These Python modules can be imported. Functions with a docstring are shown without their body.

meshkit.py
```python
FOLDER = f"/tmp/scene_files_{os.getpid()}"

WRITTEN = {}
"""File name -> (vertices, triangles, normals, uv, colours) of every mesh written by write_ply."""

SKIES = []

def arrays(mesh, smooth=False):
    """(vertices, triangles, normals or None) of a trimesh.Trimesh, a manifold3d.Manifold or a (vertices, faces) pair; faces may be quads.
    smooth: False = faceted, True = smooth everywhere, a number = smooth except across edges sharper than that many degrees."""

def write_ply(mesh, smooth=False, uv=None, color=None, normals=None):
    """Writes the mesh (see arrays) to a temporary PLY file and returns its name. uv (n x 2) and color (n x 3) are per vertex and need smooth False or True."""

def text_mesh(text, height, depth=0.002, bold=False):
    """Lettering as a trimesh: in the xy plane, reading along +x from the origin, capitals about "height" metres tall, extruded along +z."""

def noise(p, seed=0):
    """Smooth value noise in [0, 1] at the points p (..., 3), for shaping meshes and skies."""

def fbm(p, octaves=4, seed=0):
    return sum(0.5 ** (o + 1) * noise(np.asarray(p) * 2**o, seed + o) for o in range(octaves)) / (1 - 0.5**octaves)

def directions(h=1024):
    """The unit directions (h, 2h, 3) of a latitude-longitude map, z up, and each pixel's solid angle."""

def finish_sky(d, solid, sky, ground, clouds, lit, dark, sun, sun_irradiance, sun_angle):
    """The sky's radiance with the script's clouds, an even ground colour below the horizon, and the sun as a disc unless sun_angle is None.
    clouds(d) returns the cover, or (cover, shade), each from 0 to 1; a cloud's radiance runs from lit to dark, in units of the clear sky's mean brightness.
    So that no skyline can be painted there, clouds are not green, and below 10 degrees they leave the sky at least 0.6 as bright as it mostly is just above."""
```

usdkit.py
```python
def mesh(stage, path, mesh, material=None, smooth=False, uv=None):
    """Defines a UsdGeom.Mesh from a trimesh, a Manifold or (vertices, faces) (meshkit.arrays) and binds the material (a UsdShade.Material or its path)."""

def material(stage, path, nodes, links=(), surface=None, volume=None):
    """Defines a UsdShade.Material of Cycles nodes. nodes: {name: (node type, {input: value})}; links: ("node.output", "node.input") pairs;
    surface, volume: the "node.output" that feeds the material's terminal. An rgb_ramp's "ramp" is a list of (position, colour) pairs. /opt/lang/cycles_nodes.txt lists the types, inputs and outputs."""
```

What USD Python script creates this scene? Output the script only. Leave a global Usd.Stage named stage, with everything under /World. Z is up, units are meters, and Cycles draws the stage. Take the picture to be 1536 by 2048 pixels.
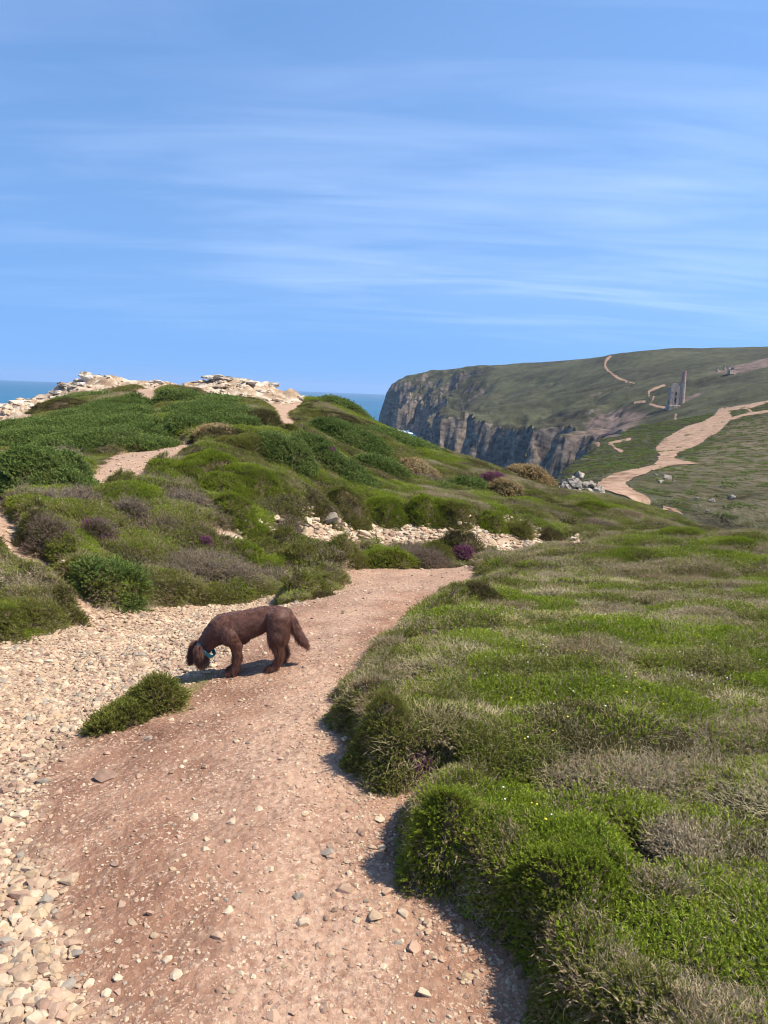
import math, random
import numpy as np, trimesh, shapely, usdkit, meshkit
import manifold3d as m3
from scipy.interpolate import RBFInterpolator, RegularGridInterpolator
from scipy.spatial import cKDTree
from pxr import Usd, UsdGeom, UsdLux, UsdShade, Gf, Sdf, Vt

stage = Usd.Stage.CreateInMemory()
UsdGeom.SetStageUpAxis(stage, UsdGeom.Tokens.z)
UsdGeom.SetStageMetersPerUnit(stage, 1.0)
stage.SetDefaultPrim(UsdGeom.Xform.Define(stage, '/World').GetPrim())
UsdGeom.Scope.Define(stage, '/World/Looks')

# ------------------------------------------------------------------ camera, sky, sun
EYE, FPX = np.array([0.0, 0.0, 1.6]), 1538.0
PITCH, ROLL = math.atan((783 - 1024) / FPX), math.radians(2.2)
_p = -math.atan((1024 - 783) / FPX)
_R0, _U0 = np.array([1.0, 0, 0]), np.array([0, -math.sin(_p), math.cos(_p)])
CF = np.array([0, math.cos(_p), math.sin(_p)])
CR = math.cos(ROLL) * _R0 + math.sin(ROLL) * _U0
CU = -math.sin(ROLL) * _R0 + math.cos(ROLL) * _U0
cam = UsdGeom.Camera.Define(stage, '/World/camera')
m = Gf.Matrix4d(1.0)
for i, row in enumerate((CR, CU, -CF, EYE)):
    m.SetRow(i, Gf.Vec4d(*map(float, row), 1.0 if i == 3 else 0.0))
cam.AddTransformOp().Set(m)
cam.CreateHorizontalApertureAttr(36.0)
cam.CreateVerticalApertureAttr(48.0)
cam.CreateFocalLengthAttr(36.0 * FPX / 1536)
cam.CreateClippingRangeAttr(Gf.Vec2f(0.05, 60000))
cam.CreateExposureAttr(EXPOSURE := 0.62)

SUN = np.array([0.97, -0.20, 0]) / math.hypot(0.97, 0.20)
SUN_EL = math.radians(55)
SUN = np.array([SUN[0] * math.cos(SUN_EL), SUN[1] * math.cos(SUN_EL), math.sin(SUN_EL)])
sun = UsdLux.DistantLight.Define(stage, '/World/sun')
sun.CreateIntensityAttr(1.25)
sun.CreateAngleAttr(0.5)
sun.CreateNormalizeAttr(True)
sun.CreateColorAttr(Gf.Vec3f(1.0, 0.925, 0.81))
zax = SUN; xax = np.cross([0, 0, 1.0], zax); xax /= np.linalg.norm(xax); yax = np.cross(zax, xax)
m = Gf.Matrix4d(1.0)
for i, row in enumerate((xax, yax, zax)):
    m.SetRow(i, Gf.Vec4d(*map(float, row), 0.0))
sun.AddTransformOp().Set(m)

dome = UsdLux.DomeLight.Define(stage, '/World/sky')
SKY_N = {
    'co': ('texture_coordinate', {}),
    'sep': ('separate_xyz', {}),
    'zc': ('math', {'math_type': 'maximum', 'value2': 0.0}),
    'zl': ('math', {'math_type': 'multiply_add', 'value2': 0.62, 'value3': 0.30}),
    'dirv': ('combine_xyz', {}),
    'nrm': ('vector_math', {'math_type': 'normalize'}),
    'sky': ('sky_texture', {'sky_type': 'single_scattering', 'sun_disc': False, 'sun_elevation': SUN_EL, 'sun_rotation': math.atan2(SUN[0], SUN[1]),
                            'altitude': 50.0, 'air_density': 1.0, 'aerosol_density': 0.25, 'ozone_density': 6.0}),
    'hs': ('hsv', {'hue': 0.498, 'saturation': 1.08, 'value': 1.01}),
    # cirrus: streaks laid out on a flat layer high above, so that they crowd together towards the horizon
    'za': ('math', {'math_type': 'add', 'value2': 0.10}),
    'px': ('math', {'math_type': 'divide'}),
    'py': ('math', {'math_type': 'divide'}),
    'pl': ('combine_xyz', {'z': 3.0}),
    'm1': ('mapping', {'scale': (0.8, 3.0, 1), 'rotation': (0, 0, -0.10), 'location': (15.6, 2.7, 0)}),
    'n1': ('noise_texture', {'scale': 1.0, 'detail': 7.0, 'roughness': 0.52, 'distortion': 0.5}),
    'r1': ('map_range', {'from_min': 0.44, 'from_max': 0.78, 'to_min': 0.0, 'to_max': 0.34, 'clamp': True}),
    'm2': ('mapping', {'scale': (0.22, 0.35, 1), 'location': (5.2, 0.9, 0)}),
    'n2': ('noise_texture', {'scale': 1.0, 'detail': 3.0, 'roughness': 0.5}),
    'r2': ('map_range', {'from_min': 0.36, 'from_max': 0.72, 'to_min': 0.0, 'to_max': 0.8, 'clamp': True}),
    'cm': ('math', {'math_type': 'multiply'}),
    'ca': ('math', {'math_type': 'multiply_add', 'value2': 0.12}),
    'fade': ('map_range', {'from_min': 0.02, 'from_max': 0.16, 'to_min': 0.0, 'to_max': 1.0, 'clamp': True}),
    'cf': ('math', {'math_type': 'multiply', 'use_clamp': True}),
    'mix': ('mix_color', {'b': (5.9, 6.7, 8.2)}),
    'bg': ('background_shader', {'strength': 0.15}),
}
SKY_L = [('co.generated', 'sep.vector'), ('sep.z', 'zc.value1'), ('zc.value', 'zl.value1'), ('sep.x', 'dirv.x'), ('sep.y', 'dirv.y'), ('zl.value', 'dirv.z'), ('dirv.vector', 'nrm.vector1'), ('nrm.vector', 'sky.vector'),
         ('sky.color', 'hs.color'), ('zc.value', 'za.value1'), ('sep.x', 'px.value1'), ('za.value', 'px.value2'), ('sep.y', 'py.value1'), ('za.value', 'py.value2'), ('px.value', 'pl.x'), ('py.value', 'pl.y'),
         ('pl.vector', 'm1.vector'), ('m1.vector', 'n1.vector'), ('n1.fac', 'r1.value'), ('pl.vector', 'm2.vector'), ('m2.vector', 'n2.vector'), ('n2.fac', 'r2.value'),
         ('r1.result', 'cm.value1'), ('r2.result', 'cm.value2'), ('r2.result', 'ca.value1'), ('cm.value', 'ca.value3'), ('zc.value', 'fade.value'), ('ca.value', 'cf.value1'), ('fade.result', 'cf.value2'),
         ('cf.value', 'mix.fac'), ('hs.color', 'mix.a'), ('mix.result', 'bg.color')]
sky_mat = usdkit.material(stage, '/World/Looks/sky', SKY_N, SKY_L, surface='bg.background')
UsdShade.MaterialBindingAPI.Apply(dome.GetPrim()).Bind(sky_mat)

# ------------------------------------------------------------------ helpers
def rays(p):
    p = np.atleast_2d(np.asarray(p, float))
    u, v = (p[:, 0] - 768) / FPX, (1024 - p[:, 1]) / FPX
    return u[:, None] * CR + v[:, None] * CU + CF

def at_y(px, py, Y):
    d = rays([(px, py)])[0]
    return EYE + d * (Y / d[1])

def at_z(px, py, z):
    d = rays([(px, py)])[0]
    return EYE + d * ((z - EYE[2]) / d[2])

def project(P):
    q = np.asarray(P, float) - EYE
    x, y, z = q @ CR, q @ CU, q @ CF
    return np.stack([768 + FPX * x / z, 1024 - FPX * y / z], -1), z

def sstep(x, a, b):
    t = np.clip((x - a) / (b - a), 0, 1)
    return t * t * (3 - 2 * t)

_used = {}
def path_of(name, parent='/World'):
    base = str(parent.GetPath()) if hasattr(parent, 'GetPath') else parent
    k = (base, name); n = _used.get(k, -1) + 1; _used[k] = n
    return f'{base}/{name}' + (f'_{n:03d}' if n else '')

def tag(prim, label=None, cat=None, group=None, kind=None):
    p = prim.GetPrim() if hasattr(prim, 'GetPrim') else prim
    for k, v in (('label', label), ('category', cat), ('group', group), ('kind', kind)):
        if v: p.SetCustomDataByKey(k, v)
    return p

def obj(name, mesh, mat, parent='/World', smooth=False, colors=None, uv=None):
    g = usdkit.mesh(stage, path_of(name, parent), mesh, mat, smooth=smooth)
    if colors is not None:
        for nm, c in colors.items():
            pv = UsdGeom.PrimvarsAPI(g).CreatePrimvar(nm, Sdf.ValueTypeNames.Color3fArray, 'vertex')
            pv.Set(Vt.Vec3fArray.FromNumpy(np.asarray(c, np.float32)))
    return g.GetPrim()

def thing(name, label, cat, loc=(0, 0, 0), rotz=0.0, scale=None, group=None, kind=None):
    x = UsdGeom.Xform.Define(stage, path_of(name))
    x.AddTranslateOp().Set(Gf.Vec3d(*map(float, np.ravel(loc))))
    if rotz: x.AddRotateZOp().Set(math.degrees(rotz))
    if scale is not None: x.AddScaleOp().Set(Gf.Vec3f(*map(float, np.broadcast_to(scale, 3))))
    return tag(x, label, cat, group, kind)

def grid_faces(ny, nx):
    i = np.arange(ny * nx).reshape(ny, nx)
    return np.stack([i[:-1, :-1], i[:-1, 1:], i[1:, 1:], i[1:, :-1]], -1).reshape(-1, 4)

def graded(stops):
    """stops: list of (start, end, step0, step1)"""
    out = []
    for a, b, s0, s1 in stops:
        x = a
        while x < b - 1e-9:
            out.append(x); x += s0 + (s1 - s0) * (x - a) / (b - a)
    out.append(stops[-1][1])
    return np.array(out)

# ------------------------------------------------------------------ near terrain
SEA = -48.0
ctrl = []
def cy(px, py, Y): ctrl.append(at_y(px, py, Y))
def cz(px, py, z): ctrl.append(at_z(px, py, z))
def cw(x, y, z): ctrl.append(np.array([x, y, z], float))
for x in (-2.5, 0, 1.0):
    for y in (-3, -1, 1): cw(x, y, 0 if x > -2 else 0.1)
pathz = lambda y: -0.0147 * max(0, y - 3) ** 2
for px, py in ((500, 2040), (900, 2040), (350, 1700), (700, 1700), (560, 1500), (620, 1400), (600, 1320), (680, 1250), (700, 1200), (800, 1180)):
    z = 0.0
    for _ in range(8): z = pathz(at_z(px, py, z)[1])
    cz(px, py, z)
cy(760, 1132, 11); cy(905, 1137, 11); cy(640, 1152, 9.8)
cz(40, 2000, -0.03); cz(40, 1750, -0.08); cz(30, 1500, -0.2); cz(150, 1400, -0.27); cz(300, 1250, -0.5); cz(30, 1330, -0.4); cz(480, 1210, -0.62)
cz(0, 1275, -0.45); cz(170, 1245, -0.5); cz(370, 1205, -0.6); cz(560, 1187, -0.72)
cy(0, 1212, 6.4); cy(90, 1234, 6.1); cw(-4.2, 5.3, 0.02); cw(-5, 3, 0.3); cw(-5, -2, 0.4)
cy(170, 1205, 6.7); cy(100, 1135, 7.4); cy(40, 1065, 8.3); cy(0, 1030, 9.2)
cy(370, 1100, 9.2); cy(300, 1000, 10.6); cy(210, 995, 10.6); cy(120, 1030, 9.8); cy(200, 1100, 8.6); cy(480, 1130, 9.6); cy(450, 1020, 11.4)
cy(80, 1005, 11.0); cy(0, 1000, 11.3); cy(60, 950, 14)
cy(190, 980, 11.6); cy(250, 940, 14); cy(330, 893, 18); cy(345, 870, 20.5); cy(310, 822, 27); cy(290, 792, 32); cy(285, 768, 37)
cy(420, 898, 17); cy(600, 900, 18.5); cy(500, 960, 15); cy(600, 985, 14.8)
cy(160, 762, 37); cy(230, 760, 38); cy(400, 775, 36); cy(500, 765, 35); cy(590, 795, 33); cy(450, 820, 27); cy(200, 830, 26)
cy(0, 822, 32); cy(60, 810, 34); cy(0, 905, 19); cy(0, 865, 25); cy(130, 900, 19)
cy(575, 862, 22); cy(565, 835, 26); cy(600, 806, 32)
SIL = [(0, 815, 33), (60, 806, 35), (160, 762, 37.5), (240, 758, 38.5), (400, 775, 37), (510, 764, 36), (600, 800, 34), (690, 812, 33), (750, 850, 32), (800, 880, 31), (900, 915, 29.5), (1000, 945, 28.5), (1100, 983, 27), (1200, 1002, 26), (1300, 1027, 25), (1400, 1062, 23), (1500, 1092, 21.5), (1600, 1105, 20.5)]
for px, py, Y in SIL:
    cy(px, py, Y)
    P = at_y(px, py, Y); k = 1.12
    cw(P[0] * k, P[1] * k, P[2] - 0.05 * P[1]); k = 1.35
    cw(P[0] * k, P[1] * k, P[2] - 0.20 * P[1]); k = 1.7
    cw(P[0] * k, P[1] * k, P[2] - 0.45 * P[1])
for q in ((700, 905, 23), (700, 950, 19.5), (850, 960, 23), (850, 1003, 19), (1000, 1010, 20.5), (1100, 1045, 19.5), (700, 1030, 16.6), (900, 1040, 17.2), (1050, 1058, 17.8),
          (700, 1102, 15.2), (900, 1100, 15.7), (1030, 1102, 16.3), (450, 1068, 12.4), (450, 1108, 11.6), (560, 1105, 12.2), (750, 1110, 14.0), (620, 1130, 11.8), (1150, 1095, 17.5), (1300, 1065, 20)):
    cy(*q)
for x, y, z in ((1.0, 13, -1.62), (0.2, 12.5, -1.50), (2.0, 13.2, -1.75), (3.2, 14.4, -1.9)): cw(x, y, z)
# heath on the right
for x, y, z in ((1.3, 1.0, 0.12), (1.5, 2.2, 0.16), (2.4, 2.2, 0.22), (2.0, 3.4, 0.14), (3.2, 4.5, 0.18), (1.5, 4.5, 0.05), (6, 4, 0.5), (4.5, 0, 0.4), (2, -3, 0.2), (8, 8, 0.3), (12, 14, -0.3), (14, 8, 0.8)): cw(x, y, z)
cz(1200, 1250, -0.15); cz(1450, 1250, 0.0); cz(1000, 1250, -0.18); cz(1200, 1170, -0.5); cz(1500, 1170, -0.4); cy(950, 1130, 11.4); cy(1100, 1112, 12.8); cy(1300, 1103, 14.2); cy(1536, 1108, 15)
for x, y, z in ((-9, 4, 0.9), (-12, 10, 1.0), (-16, 18, 1.0), (-22, 28, -0.5)): cw(x, y, z)
ctrl = np.array(ctrl)
_, keep = np.unique(np.round(ctrl[:, :2] / 0.25), axis=0, return_index=True)
ctrl = ctrl[keep]
near_rbf = RBFInterpolator(ctrl[:, :2], ctrl[:, 2], smoothing=0.02, kernel='thin_plate_spline')
gx = graded([(-34, -8, 0.8, 0.18), (-8, -2.6, 0.18, 0.05), (-2.6, 2.8, 0.035, 0.035), (2.8, 9, 0.05, 0.18), (9, 34, 0.18, 0.8)])
gy = graded([(-4, 1.2, 0.3, 0.06), (1.2, 8, 0.03, 0.06), (8, 20, 0.06, 0.12), (20, 44, 0.12, 0.25), (44, 64, 0.25, 1.0)])
GX, GY = np.meshgrid(gx, gy)
_cx, _cyy = np.linspace(-36, 36, 145), np.linspace(-5, 66, 285)
_Q = np.stack(np.meshgrid(_cx, _cyy), -1).reshape(-1, 2)
_zc = near_rbf(_Q).reshape(len(_cyy), len(_cx))
base_f = RegularGridInterpolator((_cyy, _cx), _zc, method='cubic', bounds_error=False, fill_value=None)
def base_z(x, y): return base_f(np.stack([np.asarray(y, float), np.asarray(x, float)], -1))

def cast(pts, f, y0=1.0, y1=62.0, n=900):
    """World points where the sight lines through the given picture points first meet z = f(x, y)."""
    d = rays(pts)
    t = np.geomspace(y0, y1, n)
    P = EYE + d[:, None, :] * (t / d[:, 1:2])[..., None]
    h = P[..., 2] - f(P[..., 0], P[..., 1])
    below = h < 0
    k = np.argmax(below, 1); k[~below.any(1)] = n - 1
    k0 = np.maximum(k - 1, 0); r = np.arange(len(d))
    a, b = h[r, k0], h[r, k]
    w = np.where(a - b > 1e-9, a / np.maximum(a - b, 1e-9), 0)[:, None]
    return P[r, k0] * (1 - w) + P[r, k] * w
# ------------------------------------------------------------------ far terrain: valley, headland, cliffs
COAST = np.array([(-400, 60), (-150, 66), (-60, 72), (-20, 84), (8, 105), (26, 150), (40, 190), (54, 250), (78, 310), (94, 345), (102, 376), (97, 402), (86, 405), (76, 428), (90, 452), (94, 472), (72, 482), (62, 512), (78, 540),
                  (56, 566), (47, 600), (56, 640), (40, 668), (41, 720), (54, 752), (34, 780), (25, 830), (26, 880), (46, 912), (50, 950), (24, 985), (2, 1050), (-16, 1110), (-12, 1180), (60, 1230), (140, 1330), (160, 1600)])
LAND = shapely.Polygon(np.vstack([COAST, [(1400, 1600), (1400, 60)]]))
fc = []
def fy(px, py, Y): fc.append(at_y(px, py, Y))
for q in ((855, 737, 1010), (900, 733, 1040), (980, 730, 1060), (1100, 726, 1080), (1160, 720, 860), (1220, 709, 780), (1300, 704, 720), (1420, 702, 690), (1536, 699, 660), (1640, 697, 640), (1800, 690, 600),
          (1215, 715, 740), (1235, 740, 660), (1265, 766, 570), (1180, 760, 680), (1100, 790, 640), (1000, 800, 760), (1300, 790, 480), (1350, 816, 430), (1390, 790, 455), (1420, 745, 540), (1536, 722, 520), (1450, 770, 450), (1536, 765, 400), (1420, 815, 380),
          (1245, 850, 420), (1190, 850, 470), (1300, 850, 350), (1450, 826, 300), (1536, 800, 320), (1390, 875, 205), (1340, 905, 160), (1310, 925, 138), (1270, 940, 118), (1215, 968, 90), (1170, 975, 80),
          (1230, 886, 235), (1180, 912, 195), (1110, 943, 150), (1100, 975, 90), (1300, 890, 210), (1536, 850, 230), (1536, 920, 140), (1450, 930, 125), (1400, 1000, 85), (1536, 1000, 80), (1440, 1072, 60), (1536, 1080, 58), (1320, 1020, 72), (1290, 1030, 68), (1250, 980, 84),
          (1700, 900, 160), (1700, 1050, 70), (1700, 780, 380), (1900, 950, 120)):
    fy(*q)
for x, y, z in ((20, 45, -12), (40, 40, -9), (80, 40, 0), (0, 60, -14), (-40, 60, -12), (700, 1300, 45), (200, 1400, 30), (900, 700, 70), (900, 200, 45), (400, 80, 20)): fc.append(np.array([x, y, z], float))
fc = np.array(fc)
far_rbf = RBFInterpolator(fc[:, :2] / 100, fc[:, 2], smoothing=0.002, kernel='linear')
fgx = graded([(-420, -60, 12, 3.0), (-60, 10, 3.0, 2.0), (10, 160, 1.6, 1.8), (160, 330, 1.8, 3.0), (330, 620, 3.0, 6), (620, 1100, 6, 30)])
fgy = graded([(40, 300, 1.0, 2.2), (300, 640, 2.2, 2.4), (640, 1200, 2.4, 4.5), (1200, 1560, 4.5, 20)])
FX, FY = np.meshgrid(fgx, fgy)
def far_height(X, Y):
    q = np.stack([X, Y], -1).reshape(-1, 2)
    plat = far_rbf(q / 100)
    p3 = np.column_stack([q, np.zeros(len(q))])
    n1 = meshkit.fbm(p3 / 46, 4, 3) - 0.5
    n2 = meshkit.fbm(p3 / 13, 4, 9) - 0.5
    n3 = meshkit.fbm(p3 / 4.5, 3, 19) - 0.5
    pts = shapely.points(q)
    sd = shapely.distance(LAND.exterior, pts) * np.where(shapely.contains(LAND, pts), 1, -1)
    n0 = meshkit.fbm(p3 / 95, 2, 13) - 0.5
    calm = 0.3 + 0.7 * sstep(q[:, 1], 410, 540)
    gl = meshkit.fbm(np.column_stack([q[:, 0] / 120, q[:, 1] / 38, q[:, 0] * 0]), 3, 91) - 0.5
    s = sd + calm * (36 * n0 + 40 * n1 + 15 * n2) + 2 * n3 + calm * 55 * gl * sstep(sd, -10, 50)
    far = sstep(q[:, 1], 300, 480)
    cal = (calm - 0.3) / 0.7
    cliff = (21 + 38 * (meshkit.noise(p3 / 50, 5) - 0.42)) * cal + 38 * (1 - cal)
    c = np.where(s < 0, SEA - 3 + np.maximum(s, -40) * 0.15, SEA - 3 + cliff * sstep(s, -2, 15) + np.maximum(s - 8, 0) * (0.74 + 0.3 * n1))
    tip = sstep(q[:, 1], 820, 960)
    c2 = np.where(s < 0, SEA - 3 + np.maximum(s, -40) * 0.15, SEA - 3 + 50 * sstep(s, -2, 24) + np.maximum(s - 20, 0) * (0.95 + 0.5 * n1))
    c = c * (1 - tip) + c2 * tip
    # ledges in the cliff
    c = c + np.where((s > 0) & (s < 34), 9.0 * n2 + 7 * n3, 0)
    k = 7.0 + 11.0 * far
    h = np.clip(0.5 + 0.5 * (c - plat) / k, 0, 1)
    z = c * (1 - h) + plat * h - k * h * (1 - h)
    inland = sstep(s, 20, 80)
    near = sstep(q[:, 1], 420, 60)
    z = z + inland * ((meshkit.fbm(p3 / 30, 4, 31) - 0.5) * (3.0 - 2.0 * near)) + inland * (meshkit.fbm(p3 / 6, 3, 33) - 0.5) * 0.5
    # gullies running down to the sea across the coastal slope
    g = np.abs(meshkit.fbm(np.column_stack([q[:, 0] / 90, q[:, 1] / 34, q[:, 0] * 0]), 3, 41) - 0.5)
    z = z - 5.0 * sstep(g, 0.10, 0.0) * sstep(s, 5, 30) * sstep(s, 160, 60) * far
    return z.reshape(X.shape), s.reshape(X.shape)
FZ, FS = far_height(FX, FY)
# bare rock juts out unevenly where the cliff is steep
_gy, _gx = np.gradient(FZ, fgy, fgx)
steep = np.hypot(_gx, _gy)
p3 = np.stack([FX, FY, FZ], -1).reshape(-1, 3)
crag = sstep(steep, 0.9, 2.0)
jut = (meshkit.fbm(p3 / np.array([8, 8, 7.0]), 4, 51) - 0.5).reshape(FX.shape) * 12 * crag
FVX, FVY = FX - jut * _gx / np.maximum(steep, 0.3), FY - jut * _gy / np.maximum(steep, 0.3)
far_f = RegularGridInterpolator((fgy, fgx), FZ, bounds_error=False, fill_value=SEA)
def far_z(x, y): return far_f(np.stack([np.asarray(y, float), np.asarray(x, float)], -1))
# ------------------------------------------------------------------ what covers the ground: bare paths, stone, scrub
def poly(pts): return shapely.Polygon(cast(pts, base_z)[:, :2]).buffer(0)
def sdist(pg, x, y):
    q = shapely.points(np.ravel(x), np.ravel(y))
    return (shapely.distance(pg.boundary, q) * np.where(shapely.contains(pg, q), 1, -1)).reshape(np.shape(x))

_front = [(-3.6, -4), (0.62, -4), (0.62, 1.2)]
HEATH_EDGE = [(1100, 2048), (1088, 1950), (1000, 1870), (955, 1830), (930, 1785), (835, 1765), (800, 1715), (805, 1660), (850, 1610), (880, 1572), (772, 1572), (705, 1540), (680, 1480), (684, 1410), (692, 1350), (728, 1300), (752, 1255), (850, 1194), (925, 1158), (985, 1139)]
_main = np.vstack([cast(HEATH_EDGE[:13], base_z), cast(HEATH_EDGE[13:15], lambda x, y: base_z(x, y) + 0.10), cast(HEATH_EDGE[15:], lambda x, y: base_z(x, y) + 0.19)])[:, :2]
_left = cast([(760, 1131), (700, 1142), (640, 1163), (600, 1178), (560, 1188), (370, 1207), (205, 1216), (172, 1246), (0, 1278)], base_z)[:, :2]
BARE = shapely.Polygon(np.vstack([_front[1:], _main, [(1.4, 12.4), (0.4, 12.6)], _left, [(-4.2, 5.0), (-4.4, 3.0), (-3.6, -4)]])).buffer(0)
SIDE = poly([(-60, 1002), (12, 1012), (28, 1046), (60, 1088), (100, 1126), (150, 1184), (215, 1217), (170, 1242), (158, 1206), (118, 1180), (60, 1158), (28, 1138), (0, 1118), (-60, 1090)])
UPPER = poly([(168, 1000), (172, 962), (200, 935), (232, 912), (330, 872), (322, 850), (300, 828), (276, 806), (268, 782), (322, 772), (312, 800), (306, 832), (330, 862), (352, 880), (398, 896), (300, 942), (212, 988)])
SECOND = poly([(540, 812), (600, 798), (612, 808), (578, 832), (602, 856), (566, 868), (560, 845)])
SUMMIT = poly([(-40, 812), (60, 800), (150, 770), (160, 752), (300, 756), (420, 766), (500, 757), (560, 768), (612, 800), (540, 812), (470, 800), (400, 785), (330, 778), (262, 776), (200, 785), (130, 800), (60, 822), (70, 838), (0, 848), (-40, 850)])
SCREE = poly([(604, 1060), (640, 1036), (668, 1066), (690, 1040), (720, 1056), (745, 1036), (772, 1060), (800, 1040), (836, 1058), (870, 1040), (920, 1062), (960, 1050), (1005, 1076), (1024, 1038), (1045, 1080), (1080, 1070), (1155, 1090), (1140, 1103), (1000, 1103), (930, 1102), (880, 1096), (820, 1104), (760, 1100), (700, 1112), (650, 1110), (616, 1088)])
SCREE2 = poly([(424, 1094), (445, 1066), (500, 1070), (552, 1060), (556, 1092), (505, 1106), (440, 1114)])
TURF = poly([(110, 912), (300, 905), (210, 935), (165, 975), (150, 940)])
PATCH = poly([(556, 1200), (575, 1176), (610, 1166), (660, 1158), (690, 1166), (660, 1182), (600, 1205), (570, 1210)])

rng = np.random.default_rng(7)
P2 = np.column_stack([GX.ravel(), GY.ravel()])
P3 = np.column_stack([P2, np.zeros(len(P2))])
wob = (meshkit.fbm(P3 * 3.1, 4, 2) - 0.5).reshape(GX.shape)
wob2 = (meshkit.fbm(P3 * 0.9, 3, 5) - 0.5).reshape(GX.shape)
d_main = sdist(BARE, GX, GY)
d_patch = sdist(PATCH, GX, GY)
d_main = np.minimum(d_main, -d_patch)
d_small = np.maximum.reduce([sdist(p, GX, GY) for p in (SIDE, UPPER, SECOND)])
d_scree = np.maximum(sdist(SCREE, GX, GY), sdist(SCREE2, GX, GY))
d_sum = sdist(SUMMIT, GX, GY)
d_turf = sdist(TURF, GX, GY)
d_bare = np.maximum.reduce([d_main + 0.22 * wob, d_small + 0.35 * wob, d_scree + 0.22 * wob, d_sum + 0.6 * wob2])
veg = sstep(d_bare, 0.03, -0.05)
STONY = poly([(-40, 1230), (120, 1215), (172, 1190), (370, 1175), (540, 1170), (575, 1186), (640, 1162), (690, 1150), (640, 1190), (560, 1232), (440, 1330), (345, 1385), (190, 1452), (105, 1560), (62, 1700), (150, 1800), (150, 1900), (215, 2048), (-60, 2048)])
d_stony = sdist(STONY, GX, GY)
stony = sstep(d_stony + 0.22 * wob + 0.10 * wob2, -0.12, 0.22)

# cushions of scrub: domes round seeds, packed close
def seeds(n, x0, x1, y0, y1, rmin, rmax, keep):
    q = rng.uniform((x0, y0), (x1, y1), (n, 2)); r = rng.uniform(rmin, rmax, n) * (0.75 + 0.25 * rng.random(n))
    ok = keep(q); return q[ok], r[ok]
inview = lambda q: (np.abs(q[:, 0]) < 0.56 * q[:, 1] + 2.2)
right_of = lambda q: q[:, 0] > np.interp(q[:, 1], _main[:, 1], _main[:, 0])
def is_right(q): return right_of(q) & (q[:, 1] < 15.5)
SA, RA = seeds(2800, 0.4, 11, 0.2, 15.5, 0.12, 0.34, lambda q: inview(q) & is_right(q))
SB, RB = seeds(2600, -13, 12, 4.0, 26, 0.22, 0.62, lambda q: inview(q) & ~is_right(q) & (q[:, 1] < 20 + rng.random(len(q)) * 6))
SC, RC = seeds(2200, -30, 26, 19, 60, 0.5, 1.3, lambda q: inview(q))
SS = np.vstack([SA, SB, SC]); SR = np.concatenate([RA, RB, RC])
SZ = np.concatenate([np.zeros(len(SA)), np.ones(len(SB)), np.full(len(SC), 2)]).astype(int)
SH = SR * np.choose(SZ, [0.25, 0.32, 0.15]) * rng.uniform(0.7, 1.3, len(SS))
STREX = 1.35
tree = cKDTree(SS / [STREX, 1])
def cushion(x, y):
    q = np.column_stack([np.ravel(x) / STREX, np.ravel(y)])
    d, i = tree.query(q, k=7)
    h = SH[i] * np.sqrt(np.clip(1 - (d / SR[i]) ** 2, 0, 1))
    k = np.argmax(h, 1); r = np.arange(len(k))
    return h[r, k].reshape(np.shape(x)), i[r, k].reshape(np.shape(x))
CH, CI = cushion(GX, GY)
right = (is_right(P2)).reshape(GX.shape)
far_k = sstep(GY, 8, 26)
step = np.where(right, 0.21 - 0.13 * sstep(GY, 5.5, 8.5), 0.12 - 0.07 * far_k)
low = sstep(d_turf, -0.1, 0.6)
rise = sstep(-d_bare, 0.0, 0.09 + 0.15 * far_k)
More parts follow.
